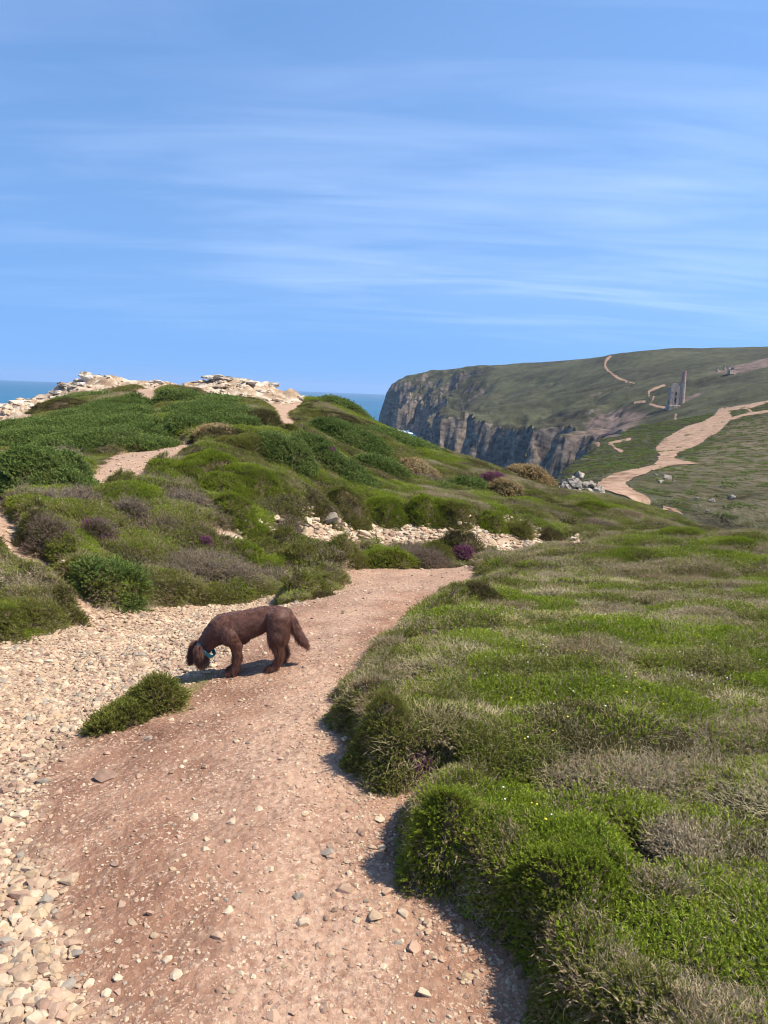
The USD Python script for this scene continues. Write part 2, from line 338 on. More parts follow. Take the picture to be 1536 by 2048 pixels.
edge_lump = (meshkit.fbm(P3 * 1.6, 3, 77) - 0.35).reshape(GX.shape)
rel = np.where(d_bare < 0, rise * ((step * np.clip(0.55 + 1.2 * edge_lump, 0.15, 1.5)) * np.exp(np.minimum(d_bare, 0) / 1.6) + CH) * (1 - 0.85 * low), 0)
GZ0 = base_z(GX, GY)
rough = (meshkit.fbm(P3 * 7, 4, 12) - 0.5).reshape(GX.shape)
bare_rel = (1 - veg) * (0.030 * rough + 0.03 * wob)
# the stony channel is hollowed by water; the scree and the summit are ragged
hollow = -0.06 * stony * sstep(d_stony, 0.0, 0.6) * (GY < 11)
ragged = np.maximum(sstep(d_scree, -0.1, 0.3) * 0.14, sstep(d_sum, -0.2, 0.6) * 0.5) * ((meshkit.fbm(P3 * np.array([1.3, 2.6, 1]), 4, 61) - 0.5).reshape(GX.shape) * 2)
_b = cast([(1287, 1805)], base_z)[0]
burrow = -0.30 * np.exp(-(((GX - _b[0]) / 0.05) ** 2 + ((GY - _b[1] - 0.05) / 0.13) ** 2) ** 1.5)   # a dark hole in the heath
GZ = GZ0 + rel + bare_rel + hollow + ragged + burrow
near_f = RegularGridInterpolator((gy, gx), GZ, bounds_error=False, fill_value=-1)
def near_z(x, y): return near_f(np.stack([np.asarray(y, float), np.asarray(x, float)], -1))
def near_1(x, y): return float(near_z([x], [y])[0])
soil = np.stack([stony, veg, np.maximum(sstep(d_scree, -0.1, 0.1), sstep(d_sum + 0.5 * wob2, -0.2, 0.3))], -1).reshape(-1, 3)
pale_path = sstep(d_small, -0.3, 0.3)
soil[:, 0] = np.maximum(soil[:, 0], 0.6 * pale_path.ravel())

# dust trodden pale along the middle of the path
TROD = shapely.LineString(cast([(640, 2300), (625, 2048), (600, 1850), (590, 1650), (585, 1500), (620, 1360), (690, 1250), (770, 1180), (830, 1142)], base_z)[:, :2])
dtr = shapely.distance(TROD, shapely.points(P2)).reshape(GX.shape)
dust = sstep(dtr + 0.5 * wob + 0.3 * wob2, 0.42, 0.02)
dust = np.maximum(dust, sstep(GY, 6, 8.5) * 0.8)
soil2 = np.stack([dust, dust * 0, dust * 0], -1).reshape(-1, 3)
# ------------------------------------------------------------------ materials
def M(name, nodes, links, surface): return usdkit.material(stage, f'/World/Looks/{name}', nodes, links, surface=surface)

ground_mat = M('ground', {
    'geo': ('geometry', {}), 'att': ('attribute', {'attribute': 'soil'}), 'dat': ('attribute', {'attribute': 'dust'}), 'dsep': ('separate_color', {'color_type': 'rgb'}), 'cd': ('mix_color', {'b': (0.48, 0.318, 0.215)}), 'dn': ('noise_texture', {'scale': 28.0, 'detail': 5.0, 'roughness': 0.7}), 'dm': ('map_range', {'from_min': 0.36, 'from_max': 0.62, 'to_min': 0.1, 'to_max': 0.85, 'clamp': True}), 'dmu': ('math', {'math_type': 'multiply'}), 'sep': ('separate_color', {'color_type': 'rgb'}),
    'nm': ('noise_texture', {'scale': 2.3, 'detail': 5.0, 'roughness': 0.6}),
    'rm': ('rgb_ramp', {'ramp': [(0.32, (0.175, 0.084, 0.050)), (0.5, (0.255, 0.135, 0.083)), (0.68, (0.36, 0.21, 0.133))]}),
    'ns': ('noise_texture', {'scale': 62.0, 'detail': 3.0, 'roughness': 0.7}),
    'rs': ('map_range', {'from_min': 0.545, 'from_max': 0.63, 'clamp': True}),
    'nsd': ('noise_texture', {'scale': 140.0, 'detail': 2.0}), 'rsd': ('map_range', {'from_min': 0.40, 'from_max': 0.30, 'to_min': 0.0, 'to_max': 0.55, 'clamp': True}),
    'mk': ('math', {'math_type': 'multiply'}), 'nm2': ('noise_texture', {'scale': 5.0, 'detail': 3.0}), 'rk2': ('map_range', {'from_min': 0.38, 'from_max': 0.66, 'to_min': 0.15, 'to_max': 0.9, 'clamp': True}),
    'c1': ('mix_color', {'b': (0.58, 0.42, 0.30)}), 'c1d': ('mix_color', {'b': (0.17, 0.085, 0.06)}),
    'mp': ('mapping', {'scale': (1.0, 1.0, 1.6)}),
    'vo': ('voronoi_texture', {'scale': 30.0, 'feature': 'f1', 'randomness': 1.0}), 'vsep': ('separate_color', {'color_type': 'rgb'}),
    'vr': ('rgb_ramp', {'ramp': [(0.0, (0.36, 0.25, 0.165)), (0.25, (0.47, 0.34, 0.22)), (0.5, (0.42, 0.27, 0.18)), (0.75, (0.54, 0.41, 0.29)), (1.0, (0.45, 0.33, 0.22))]}),
    'vd': ('map_range', {'from_min': 0.35, 'from_max': 0.75, 'to_min': 0.0, 'to_max': 0.75, 'clamp': True}),
    'c2': ('mix_color', {'b': (0.22, 0.13, 0.085)}),
    'ng': ('noise_texture', {'scale': 11.0, 'detail': 4.0}), 'ga': ('math', {'math_type': 'multiply_add', 'value2': 1.5, 'value3': -0.75}), 'gb': ('math', {'math_type': 'add', 'use_clamp': True}),
    'c3': ('mix_color', {}),
    'nr': ('noise_texture', {'scale': 1.7, 'detail': 6.0, 'roughness': 0.65}),
    'rr': ('rgb_ramp', {'ramp': [(0.34, (0.22, 0.145, 0.09)), (0.48, (0.36, 0.255, 0.165)), (0.58, (0.54, 0.45, 0.34)), (0.7, (0.40, 0.31, 0.22))]}),
    'c4': ('mix_color', {}),
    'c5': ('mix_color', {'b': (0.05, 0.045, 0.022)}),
    'bh': ('math', {'math_type': 'multiply_add', 'value2': -0.9}),
    'bu': ('bump', {'strength': 0.75, 'distance': 0.012}),
    'p': ('principled_bsdf', {'roughness': 0.95, 'specular_ior_level': 0.15}),
}, [('att.color', 'sep.color'), ('geo.position', 'nm.vector'), ('nm.fac', 'rm.fac'), ('geo.position', 'ns.vector'), ('ns.fac', 'rs.value'), ('geo.position', 'nm2.vector'), ('nm2.fac', 'rk2.value'), ('rs.result', 'mk.value1'), ('rk2.result', 'mk.value2'),
    ('mk.value', 'c1.fac'), ('c1d.result', 'cd.a'), ('dat.color', 'dsep.color'), ('dsep.r', 'dmu.value1'), ('geo.position', 'dn.vector'), ('dn.fac', 'dm.value'), ('dm.result', 'dmu.value2'), ('dmu.value', 'cd.fac'), ('cd.result', 'c1.a'), ('rm.color', 'c1d.a'), ('geo.position', 'nsd.vector'), ('nsd.fac', 'rsd.value'), ('rsd.result', 'c1d.fac'),
    ('geo.position', 'mp.vector'), ('mp.vector', 'vo.vector'), ('vo.color', 'vsep.color'), ('vsep.r', 'vr.fac'), ('vo.distance', 'vd.value'), ('vr.color', 'c2.a'), ('vd.result', 'c2.fac'),
    ('geo.position', 'ng.vector'), ('ng.fac', 'ga.value1'), ('ga.value', 'gb.value1'), ('sep.r', 'gb.value2'), ('gb.value', 'c3.fac'), ('c1.result', 'c3.a'), ('c2.result', 'c3.b'),
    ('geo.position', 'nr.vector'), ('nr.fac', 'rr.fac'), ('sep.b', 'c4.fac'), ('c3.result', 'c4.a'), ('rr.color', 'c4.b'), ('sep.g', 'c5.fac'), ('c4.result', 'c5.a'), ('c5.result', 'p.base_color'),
    ('vo.distance', 'bh.value1'), ('ns.fac', 'bh.value3'), ('bh.value', 'bu.height'), ('bu.normal', 'p.normal')], 'p.BSDF')

def leaf_mat(name, stops, base=None, trans=0.25, patch=1.3, rough=0.7, spec=0.06):
    """Foliage: colour by plant and by patch, new growth at the tips; a little light comes through."""
    n = len(stops)
    ramp = [(i / max(1, n - 1), c) for i, c in enumerate(stops)]
    return M(name, {
        'geo': ('geometry', {}), 'oi': ('object_info', {}), 'no': ('noise_texture', {'scale': patch, 'detail': 3.0}),
        'mr': ('map_range', {'from_min': 0.32, 'from_max': 0.68, 'to_min': -0.25, 'to_max': 0.75, 'clamp': False}),
        'ad': ('math', {'math_type': 'multiply_add', 'value2': 0.5}),
        'rp': ('rgb_ramp', {'ramp': ramp}),
        'at': ('attribute', {'attribute': 'tip'}), 'sp': ('separate_color', {'color_type': 'rgb'}),
        'mx': ('mix_color', {'a': base or stops[0]}),
        'p': ('principled_bsdf', {'roughness': rough, 'specular_ior_level': spec}), 't': ('translucent_bsdf', {}), 'mc': ('mix_closure', {'fac': trans}),
    }, [('geo.position', 'no.vector'), ('no.fac', 'mr.value'), ('oi.random', 'ad.value1'), ('mr.result', 'ad.value3'), ('ad.value', 'rp.fac'), ('at.color', 'sp.color'), ('sp.r', 'mx.fac'), ('rp.color', 'mx.b'),
        ('mx.result', 'p.base_color'), ('mx.result', 't.color'), ('p.BSDF', 'mc.closure1'), ('t.BSDF', 'mc.closure2')], 'mc.closure')

VEG = {
    'green': leaf_mat('heather_green', [(0.165, 0.230, 0.018), (0.25, 0.325, 0.026), (0.34, 0.41, 0.045)], base=(0.14, 0.13, 0.03), trans=0.3),
    'mid': leaf_mat('heather_mid', [(0.145, 0.165, 0.026), (0.21, 0.23, 0.040), (0.28, 0.28, 0.065)], base=(0.16, 0.125, 0.045)),
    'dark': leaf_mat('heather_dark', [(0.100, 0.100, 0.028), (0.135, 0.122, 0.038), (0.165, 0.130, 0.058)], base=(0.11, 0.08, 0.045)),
    'dry': leaf_mat('heather_dry', [(0.29, 0.22, 0.115), (0.40, 0.315, 0.185), (0.50, 0.41, 0.27)], base=(0.24, 0.17, 0.09), trans=0.2),
    'straw': leaf_mat('straw', [(0.36, 0.32, 0.12), (0.50, 0.43, 0.21), (0.62, 0.53, 0.32)], base=(0.29, 0.23, 0.11)),
    'grass': leaf_mat('grass', [(0.19, 0.26, 0.05), (0.28, 0.34, 0.08), (0.42, 0.43, 0.17)], base=(0.22, 0.20, 0.07), trans=0.35),
    'purple': leaf_mat('bell_heather', [(0.26, 0.07, 0.17), (0.34, 0.10, 0.23), (0.24, 0.13, 0.14)], base=(0.14, 0.11, 0.05)),
    'mauve': leaf_mat('faded_heather', [(0.19, 0.135, 0.092), (0.25, 0.185, 0.128), (0.31, 0.245, 0.175)], base=(0.16, 0.12, 0.08), trans=0.2),
    'gorse': leaf_mat('gorse', [(0.125, 0.180, 0.040), (0.165, 0.225, 0.052), (0.22, 0.27, 0.075)], base=(0.12, 0.135, 0.04), patch=0.7, trans=0.25),
    'tan': leaf_mat('dead_gorse', [(0.36, 0.25, 0.10), (0.46, 0.33, 0.16), (0.52, 0.42, 0.22)], base=(0.26, 0.18, 0.08), trans=0.2),
}
rock_mat = M('pale_rock', {
    'geo': ('geometry', {}), 'oi': ('object_info', {}), 'n1': ('noise_texture', {'scale': 2.2, 'detail': 7.0, 'roughness': 0.65}),
    'r1': ('rgb_ramp', {'ramp': [(0.34, (0.11, 0.085, 0.065)), (0.44, (0.27, 0.215, 0.155)), (0.54, (0.56, 0.495, 0.41)), (0.72, (0.38, 0.32, 0.25))]}),
    'n2': ('noise_texture', {'scale': 14.0, 'detail': 5.0}), 'bu': ('bump', {'strength': 0.8, 'distance': 0.06}),
    'p': ('principled_bsdf', {'roughness': 0.9, 'specular_ior_level': 0.2})},
    [('geo.position', 'n1.vector'), ('n1.fac', 'r1.fac'), ('geo.position', 'n2.vector'), ('n2.fac', 'bu.height'), ('bu.normal', 'p.normal'), ('r1.color', 'p.base_color')], 'p.BSDF')
outcrop_mat = M('outcrop_rock', {'geo': ('geometry', {}), 'n1': ('noise_texture', {'scale': 6.5, 'detail': 7.0, 'roughness': 0.7}), 'r1': ('rgb_ramp', {'ramp': [(0.36, (0.07, 0.055, 0.042)), (0.46, (0.20, 0.165, 0.125)), (0.57, (0.40, 0.35, 0.28)), (0.7, (0.29, 0.25, 0.19))]}),
    'n2': ('noise_texture', {'scale': 18.0, 'detail': 5.0}), 'bu': ('bump', {'strength': 0.9, 'distance': 0.05}), 'p': ('principled_bsdf', {'roughness': 0.95, 'specular_ior_level': 0.15})},
    [('geo.position', 'n1.vector'), ('n1.fac', 'r1.fac'), ('geo.position', 'n2.vector'), ('n2.fac', 'bu.height'), ('bu.normal', 'p.normal'), ('r1.color', 'p.base_color')], 'p.BSDF')
STONE_TONES = {'buff': (0.41, 0.29, 0.185), 'pale': (0.49, 0.375, 0.25), 'pink': (0.37, 0.24, 0.16), 'grey': (0.27, 0.22, 0.165), 'ochre': (0.39, 0.275, 0.165), 'brown': (0.25, 0.155, 0.105)}
def stone_mat(k, c):
    c = np.array(c)
    return M(f'stone_{k}', {'geo': ('geometry', {}), 'n1': ('noise_texture', {'scale': 40.0, 'detail': 5.0, 'roughness': 0.65}), 'n2': ('noise_texture', {'scale': 4.0, 'detail': 2.0}),
        'r1': ('rgb_ramp', {'ramp': [(0.3, tuple(c * 0.62)), (0.5, tuple(c)), (0.7, tuple(np.minimum(c * 1.18 + 0.02, 0.82)))]}), 'mx': ('math', {'math_type': 'multiply_add', 'value2': 0.5}), 'hl': ('math', {'math_type': 'multiply', 'value2': 0.5}),
        'bu': ('bump', {'strength': 0.5, 'distance': 0.004}), 'p': ('principled_bsdf', {'roughness': 0.85, 'specular_ior_level': 0.25})},
        [('geo.position', 'n1.vector'), ('geo.position', 'n2.vector'), ('n2.fac', 'hl.value1'), ('n1.fac', 'mx.value1'), ('hl.value', 'mx.value3'), ('mx.value', 'r1.fac'), ('n1.fac', 'bu.height'), ('bu.normal', 'p.normal'), ('r1.color', 'p.base_color')], 'p.BSDF')
STONES = {k: stone_mat(k, c) for k, c in STONE_TONES.items()}
# ------------------------------------------------------------------ near ground meshes
NV = np.stack([GX, GY, GZ], -1).reshape(-1, 3)
NF = grid_faces(*GX.shape)
fc_ = NV[NF].mean(1)
vegf, stonyf, screef = soil[NF, 1].mean(1), soil[NF, 0].mean(1), soil[NF, 2].mean(1)
upf = (d_small.ravel()[NF].mean(1) > -0.05)
part_of = np.where(screef > 0.5, np.where(fc_[:, 1] > 24, 3, 4), np.where(vegf > 0.5, 0, np.where(upf, 5, np.where(stonyf > 0.5, 1, 2))))
def submesh(mask, name, kind='structure', label=None, cat=None):
    f = NF[mask]; u, inv = np.unique(f, return_inverse=True)
    o = obj(name, (NV[u], inv.reshape(f.shape)), ground_mat, smooth=True, colors={'soil': soil[u], 'dust': soil2[u]})
    return tag(o, label, cat, None, kind)
heathland = submesh(part_of == 0, 'heathland')
stony_channel = submesh(part_of == 1, 'stony_channel')
footpath = submesh(part_of == 2, 'footpath')
rocky_summit = submesh(part_of == 3, 'rocky_summit')
scree_bank = submesh(part_of == 4, 'scree_bank')
hill_track = submesh(part_of == 5, 'hill_track')

# ------------------------------------------------------------------ plants
def shoots(n, spread, h, lean, leaf, width, whorls, per, seed, stem=0.0015, droop=0.0):
    """Upright leafy shoots: thin stems with whorls of small pointed leaves."""
    r = np.random.default_rng(seed)
    a, rad = r.uniform(0, 2 * np.pi, n), spread * np.sqrt(r.random(n))
    base = np.column_stack([rad * np.cos(a), rad * np.sin(a), np.full(n, -0.02)])
    d = np.column_stack([np.cos(a) * lean * rad / spread, np.sin(a) * lean * rad / spread, np.ones(n)]) + r.normal(0, 0.16, (n, 3)) * [1, 1, 0.3]
    d /= np.linalg.norm(d, axis=1, keepdims=True)
    H = h * r.uniform(0.6, 1.1, n) * (1 - 0.35 * rad / spread)
    V, T = [], []
    side = np.cross(d, r.normal(size=(n, 3))); side /= np.linalg.norm(side, axis=1, keepdims=True)
    top = base + d * H[:, None]
    V.append(np.stack([base - side * stem, base + side * stem, top], 1)); T.append(np.tile([0, 0, 0.6], (n, 1)))
    for t in np.linspace(0.22, 1.0, whorls):
        for k in range(per):
            p = base + d * (H * (t + r.uniform(-0.06, 0.06, n)))[:, None]
            o = r.normal(size=(n, 3)); o -= d * (o * d).sum(1, keepdims=True); o /= np.linalg.norm(o, axis=1, keepdims=True)
            dirn = d * r.uniform(0.5, 1.0, (n, 1)) + o * r.uniform(0.4, 0.9, (n, 1)) - np.array([0, 0, droop])
            dirn /= np.linalg.norm(dirn, axis=1, keepdims=True)
            w = np.cross(dirn, r.normal(size=(n, 3))); w /= np.linalg.norm(w, axis=1, keepdims=True)
            L = leaf * r.uniform(0.7, 1.25, (n, 1)) * (1.15 - 0.5 * t)
            V.append(np.stack([p - w * width, p + w * width, p + dirn * L], 1)); T.append(np.tile([t * 0.75, t * 0.75, min(1, t + 0.15)], (n, 1)))
    V = np.concatenate(V).reshape(-1, 3); T = np.concatenate(T).ravel()
    return V, np.arange(len(V)).reshape(-1, 3), np.column_stack([T, T, T])

def blades(n, spread, h, lean, width, seed, curl=0.5):
    r = np.random.default_rng(seed)
    a, rad = r.uniform(0, 2 * np.pi, n), spread * np.sqrt(r.random(n))
    base = np.column_stack([rad * np.cos(a), rad * np.sin(a), np.full(n, -0.02)])
    b = a + r.normal(0, 0.8, n)
    out = np.column_stack([np.cos(b), np.sin(b), 0 * b]); w = np.column_stack([-np.sin(b), np.cos(b), 0 * b])
    H = h * r.uniform(0.5, 1.15, n); k = lean * r.uniform(0.3, 1.3, n)
    lv = []
    for t, ww in ((0, 1), (0.4, 0.85), (0.75, 0.55), (1, 0.06)):
        p = base + out * (H * k * (t ** 1.6))[:, None] + np.array([0, 0, 1]) * (H * (t - curl * k * 0.5 * t ** 2.4))[:, None]
        lv += [p - w * width * ww, p + w * width * ww]
    V = np.stack(lv, 1)
    f = np.array([[0, 1, 3, 2], [2, 3, 5, 4], [4, 5, 7, 6]])
    F = (np.arange(n)[:, None, None] * 8 + f).reshape(-1, 4)
    T = np.tile([0, 0, 0.4, 0.4, 0.75, 0.75, 1, 1], n)
    return V.reshape(-1, 3), F, np.column_stack([T, T, T])

def twigs(n, spread, h, seed):
    r = np.random.default_rng(seed); V, T = [], []
    for i in range(n):
        a, rad = r.uniform(0, 6.28), spread * math.sqrt(r.random())
        p = np.array([rad * math.cos(a), rad * math.sin(a), -0.02]); d = np.array([math.cos(a) * 0.9 * rad / spread, math.sin(a) * 0.9 * rad / spread, 1.0]) + r.normal(0, 0.35, 3)
        for s in range(4):
            d = d / np.linalg.norm(d); q = p + d * h * r.uniform(0.18, 0.36); w = np.cross(d, r.normal(size=3)); w = w / np.linalg.norm(w) * 0.0022 * (1 - 0.17 * s)
            V.append([p - w, p + w, q]); T.append([s / 4, s / 4, s / 4 + 0.25])
            if s:
                e = d + r.normal(0, 0.6, 3); e /= np.linalg.norm(e); V.append([p - w * 0.8, p + w * 0.8, p + e * h * r.uniform(0.15, 0.35)]); T.append([s / 4, s / 4, 1])
            p = q; d = d + r.normal(0, 0.35, 3)
    V = np.array(V).reshape(-1, 3); T = np.array(T).ravel()
    return V, np.arange(len(V)).reshape(-1, 3), np.column_stack([T, T, T])

def plus(*parts):
    V, F, C, n = [], [], [], 0
    for v, f, c in parts:
        f = np.asarray(f)
        if f.shape[1] == 4: f = np.vstack([f[:, [0, 1, 2]], f[:, [0, 2, 3]]])
        V.append(v); F.append(f + n); C.append(c); n += len(v)
    return np.vstack(V), np.vstack(F), np.vstack(C)

PROTO = {}
for k in range(3):
    PROTO.setdefault('green', []).append(shoots(52, 0.075, 0.058, 1.0, 0.013, 0.0022, 5, 3, 10 + k))
    PROTO.setdefault('mid', []).append(shoots(56, 0.08, 0.050, 1.0, 0.011, 0.0021, 5, 3, 20 + k))
    PROTO.setdefault('dark', []).append(shoots(56, 0.08, 0.048, 1.0, 0.011, 0.0021, 5, 3, 30 + k))
    PROTO.setdefault('dry', []).append(plus(twigs(34, 0.085, 0.055, 40 + k), shoots(22, 0.08, 0.045, 1.0, 0.010, 0.0020, 5, 2, 45 + k)))
    PROTO.setdefault('straw', []).append(blades(44, 0.06, 0.052, 1.3, 0.0012, 50 + k, 0.7))
    PROTO.setdefault('grass', []).append(blades(40, 0.06, 0.050, 1.1, 0.0013, 60 + k, 0.6))
    PROTO.setdefault('purple', []).append(shoots(34, 0.07, 0.085, 0.9, 0.014, 0.0050, 6, 3, 70 + k))
    PROTO.setdefault('mauve', []).append(plus(twigs(20, 0.08, 0.10, 80 + k), shoots(20, 0.075, 0.08, 1.0, 0.014, 0.0030, 5, 2, 85 + k)))
    PROTO.setdefault('gorse', []).append(shoots(30, 0.09, 0.10, 1.5, 0.030, 0.0042, 5, 3, 90 + k))
    PROTO.setdefault('tan', []).append(shoots(30, 0.09, 0.10, 1.5, 0.030, 0.0038, 5, 3, 95 + k, droop=0.2))

def quats(up, yaw):
    """Half quaternions that take z to UP after a turn about z."""
    up = up / np.linalg.norm(up, axis=1, keepdims=True)
    q1 = np.column_stack([1 + up[:, 2], -up[:, 1], up[:, 0], np.zeros(len(up))]); q1 /= np.linalg.norm(q1, axis=1, keepdims=True)
    c, s = np.cos(yaw / 2), np.sin(yaw / 2)
    w, x, y, z = q1.T
    return np.column_stack([w * c - z * s, x * c + y * s, y * c - x * s, w * s + z * c])

def instancer(path, protos, pos, q, scale, index):
    """protos: [(mesh, colours or None, material)]"""
    pi = UsdGeom.PointInstancer.Define(stage, path)
    rel = pi.CreatePrototypesRel()
    for i, (mesh, col, mat) in enumerate(protos):
        g = usdkit.mesh(stage, f'{path}/plant' + (f'_{i:03d}' if i else ''), mesh, mat)
        if col is not None:
            UsdGeom.PrimvarsAPI(g).CreatePrimvar('tip', Sdf.ValueTypeNames.Color3fArray, 'vertex').Set(Vt.Vec3fArray.FromNumpy(col.astype(np.float32)))
        rel.AddTarget(g.GetPath())
    pi.CreatePositionsAttr(Vt.Vec3fArray.FromNumpy(np.asarray(pos, np.float32)))
    qq = np.asarray(q, np.float32)
    pi.CreateOrientationsAttr(Vt.QuathArray([Gf.Quath(float(a), float(b), float(c), float(d)) for a, b, c, d in qq]))
    sc = np.asarray(scale, np.float32); sc = np.repeat(sc[:, None], 3, 1) if sc.ndim == 1 else sc
    pi.CreateScalesAttr(Vt.Vec3fArray.FromNumpy(np.ascontiguousarray(sc)))
    pi.CreateProtoIndicesAttr(Vt.IntArray.FromNumpy(np.asarray(index, np.int32)))
    return pi.GetPrim()

# each cushion's plant
CLASSES = ['green', 'mid', 'dark', 'dry', 'straw', 'grass', 'purple', 'mauve', 'gorse', 'tan']
def pick(q, zone):
    p3 = np.column_stack([q[:, 0] * 0.9, q[:, 1] * 1.9, zone * 9.0])
    a = meshkit.noise(p3 * 0.9, 3) * 0.6 + rng.random(len(q)) * 0.4
    b = rng.random(len(q))
    out = np.zeros(len(q), int)
    for z, table in ((0, [(0.33, 'dry'), (0.45, 'straw'), (0.62, 'mid'), (0.67, 'dark'), (1.0, 'green')]),
                     (1, [(0.28, 'dark'), (0.32, 'dry'), (0.36, 'mauve'), (0.58, 'mid'), (1.0, 'green')]),
                     (2, [(0.46, 'dark'), (0.52, 'dry'), (0.80, 'mid'), (0.9, 'gorse'), (1.0, 'green')])):
        edges = np.array([e for e, _ in table]); cl = np.array([CLASSES.index(c) for _, c in table])
        mk = zone == z
        out[mk] = cl[np.searchsorted(edges, np.clip((a[mk] - 0.5) * 1.35 + 0.5, 0, 0.999))]
    out[b < 0.05] = CLASSES.index('dry')
    return out
SCLS = pick(SS, SZ)

cand, cs = [], []
db_f = RegularGridInterpolator((gy, gx), d_bare, bounds_error=False, fill_value=1.0)
for y0, y1 in ((0.6, 2), (2, 3), (3, 4.5), (4.5, 6.5), (6.5, 9), (9, 13), (13, 18), (18, 26), (26, 36), (36, 46)):
    ym = 0.5 * (y0 + y1); xw = 0.56 * y1 + 2.0
    dens = 760 * (3 / max(ym, 3)) ** 1.12
    n = int(dens * 2 * xw * (y1 - y0))
    q = rng.uniform((-xw, y0), (xw, y1), (n, 2)); cand.append(q); cs.append(np.full(n, (max(ym, 2.6) / 3) ** 0.45))
    if y0 < 9:   # the steep faces along the edges carry more plants per square metre of plan
        q = rng.uniform((-xw, y0), (xw, y1), (3 * n, 2)); dd = db_f(q[:, ::-1]); q = q[(dd < -0.01) & (dd > -0.13)]; cand.append(q); cs.append(np.full(len(q), 0.85 * (max(ym, 2.6) / 3) ** 0.45))
cand = np.vstack(cand); cs = np.concatenate(cs)
low_f = RegularGridInterpolator((gy, gx), low)
yx = cand[:, ::-1]
db = db_f(yx)
ok = (np.abs(cand[:, 0]) < 0.55 * cand[:, 1] + 1.6) & (db < -0.015 * np.maximum(1, cand[:, 1] / 4))
cand, cs, db, yx = cand[ok], cs[ok], db[ok], yx[ok]
lowv = low_f(yx)
pit = np.hypot((cand[:, 0] - _b[0]) / 0.06, (cand[:, 1] - _b[1] - 0.05) / 0.14) < 1
lowv[pit] = 0
e = 0.05
zz = near_z(cand[:, 0], cand[:, 1])
ee = 0.04 + 0.004 * cand[:, 1]
nx_, ny_ = (near_z(cand[:, 0] + ee, cand[:, 1]) - near_z(cand[:, 0] - ee, cand[:, 1])) / (2 * ee), (near_z(cand[:, 0], cand[:, 1] + ee) - near_z(cand[:, 0], cand[:, 1] - ee)) / (2 * ee)
up = np.column_stack([-nx_ * 0.75, -ny_ * 0.75, np.ones(len(cand))]); up /= np.linalg.norm(up, axis=1, keepdims=True)
_, ci = cushion(cand[:, 0], cand[:, 1])
cls = SCLS[ci].copy()
rr = rng.random(len(cand))
swap = rr < 0.40
cls[swap] = rng.choice([CLASSES.index(c) for c in ('mid', 'dry', 'dry', 'green', 'straw', 'straw', 'dark')], swap.sum())
near_edge = (db > -0.14) & (cand[:, 1] < 16)
cls[near_edge & (rng.random(len(cand)) < 0.5)] = CLASSES.index('mid')
cls[near_edge & (rng.random(len(cand)) < 0.25)] = CLASSES.index('dry')
cls[(rng.random(len(cand)) < 0.05) & (cand[:, 1] < 14)] = CLASSES.index('grass')
cls[(rng.random(len(cand)) < 0.08) & (cand[:, 1] < 9) & (cand[:, 0] > 0)] = CLASSES.index('straw')
ofar = (cand[:, 1] > 9) & np.isin(cls, [CLASSES.index('straw'), CLASSES.index('grass')]) & (rng.random(len(cand)) < 0.75) & (lowv < 0.5)
cls[ofar] = np.where(rng.random(ofar.sum()) < 0.6, CLASSES.index('mid'), CLASSES.index('dry'))
cls[lowv > 0.5] = np.where(rng.random((lowv > 0.5).sum()) < 0.6, CLASSES.index('grass'), CLASSES.index('mid'))
yaw = rng.uniform(0, 6.283, len(cand)); sc = cs * rng.uniform(0.8, 1.3, len(cand)) * np.where(lowv > 0.5, 0.6, 1)
sc3 = np.column_stack([sc, sc, sc * rng.uniform(0.75, 1.1, len(cand)) / cs ** 0.25])
Q = quats(up, yaw)
print('plants', len(cand))
NAMES = {'green': ('green_heather', 'bright green heather shoots spread over the heath and banks'), 'mid': ('heather', 'dull mid green heather growing all over the heath'), 'dark': ('dark_heather', 'dark brownish green heather over the ridge'),
         'dry': ('dry_heather', 'brown grey dried heather twigs in patches over the heath'), 'straw': ('dead_grass', 'pale straw coloured dead grass tufts in the heath'), 'grass': ('grass', 'fine green grass blades among the heather'),
         'mauve': ('faded_heather', 'greyish mauve faded heather on the bank'), 'gorse': ('low_gorse', 'low bluish green gorse sprigs on the upper hill')}
DONE = pit.copy()
cls[(np.hypot((cand[:, 0] - _b[0] - 0.13) / 0.10, (cand[:, 1] - _b[1] - 0.06) / 0.17) < 1)] = CLASSES.index('dry')
# ------------------------------------------------------------------ far hillside, cliffs, sea
FVZ = FZ.copy()
FP = np.stack([FVX, FVY, FVZ], -1).reshape(-1, 3)
def fpoly(pts): return shapely.Polygon(cast(pts, far_z, 45, 1500, 1600)[:, :2]).buffer(0)
q3 = np.column_stack([FX.ravel(), FY.ravel(), np.zeros(FX.size)])
rock = np.clip(sstep(steep, 0.85, 1.7).ravel() + 0.0, 0, 1)
SCREES = [[(1170, 850), (1200, 822), (1240, 815), (1290, 828), (1280, 846), (1240, 872), (1200, 885), (1150, 900), (1130, 895)],
          [(1418, 744), (1450, 738), (1536, 715), (1560, 718), (1536, 733), (1470, 752), (1440, 752)], [(1370, 800), (1395, 782), (1402, 786), (1378, 805)], [(1240, 822), (1262, 812), (1268, 822), (1246, 832)]]
scr = np.maximum.reduce([sdist(fpoly(s), FX, FY) for s in SCREES]).ravel()
scr = sstep(scr + 12 * (meshkit.fbm(q3 / 9, 3, 71) - 0.5), -2, 5)
OLIVE = fpoly([(1260, 965), (1345, 930), (1400, 885), (1470, 845), (1536, 830), (1700, 840), (1700, 1100), (1445, 1080), (1330, 1022), (1300, 990)])
oli = sstep(sdist(OLIVE, FX, FY).ravel() + 14 * (meshkit.fbm(q3 / 12, 3, 72) - 0.5), -4, 6)
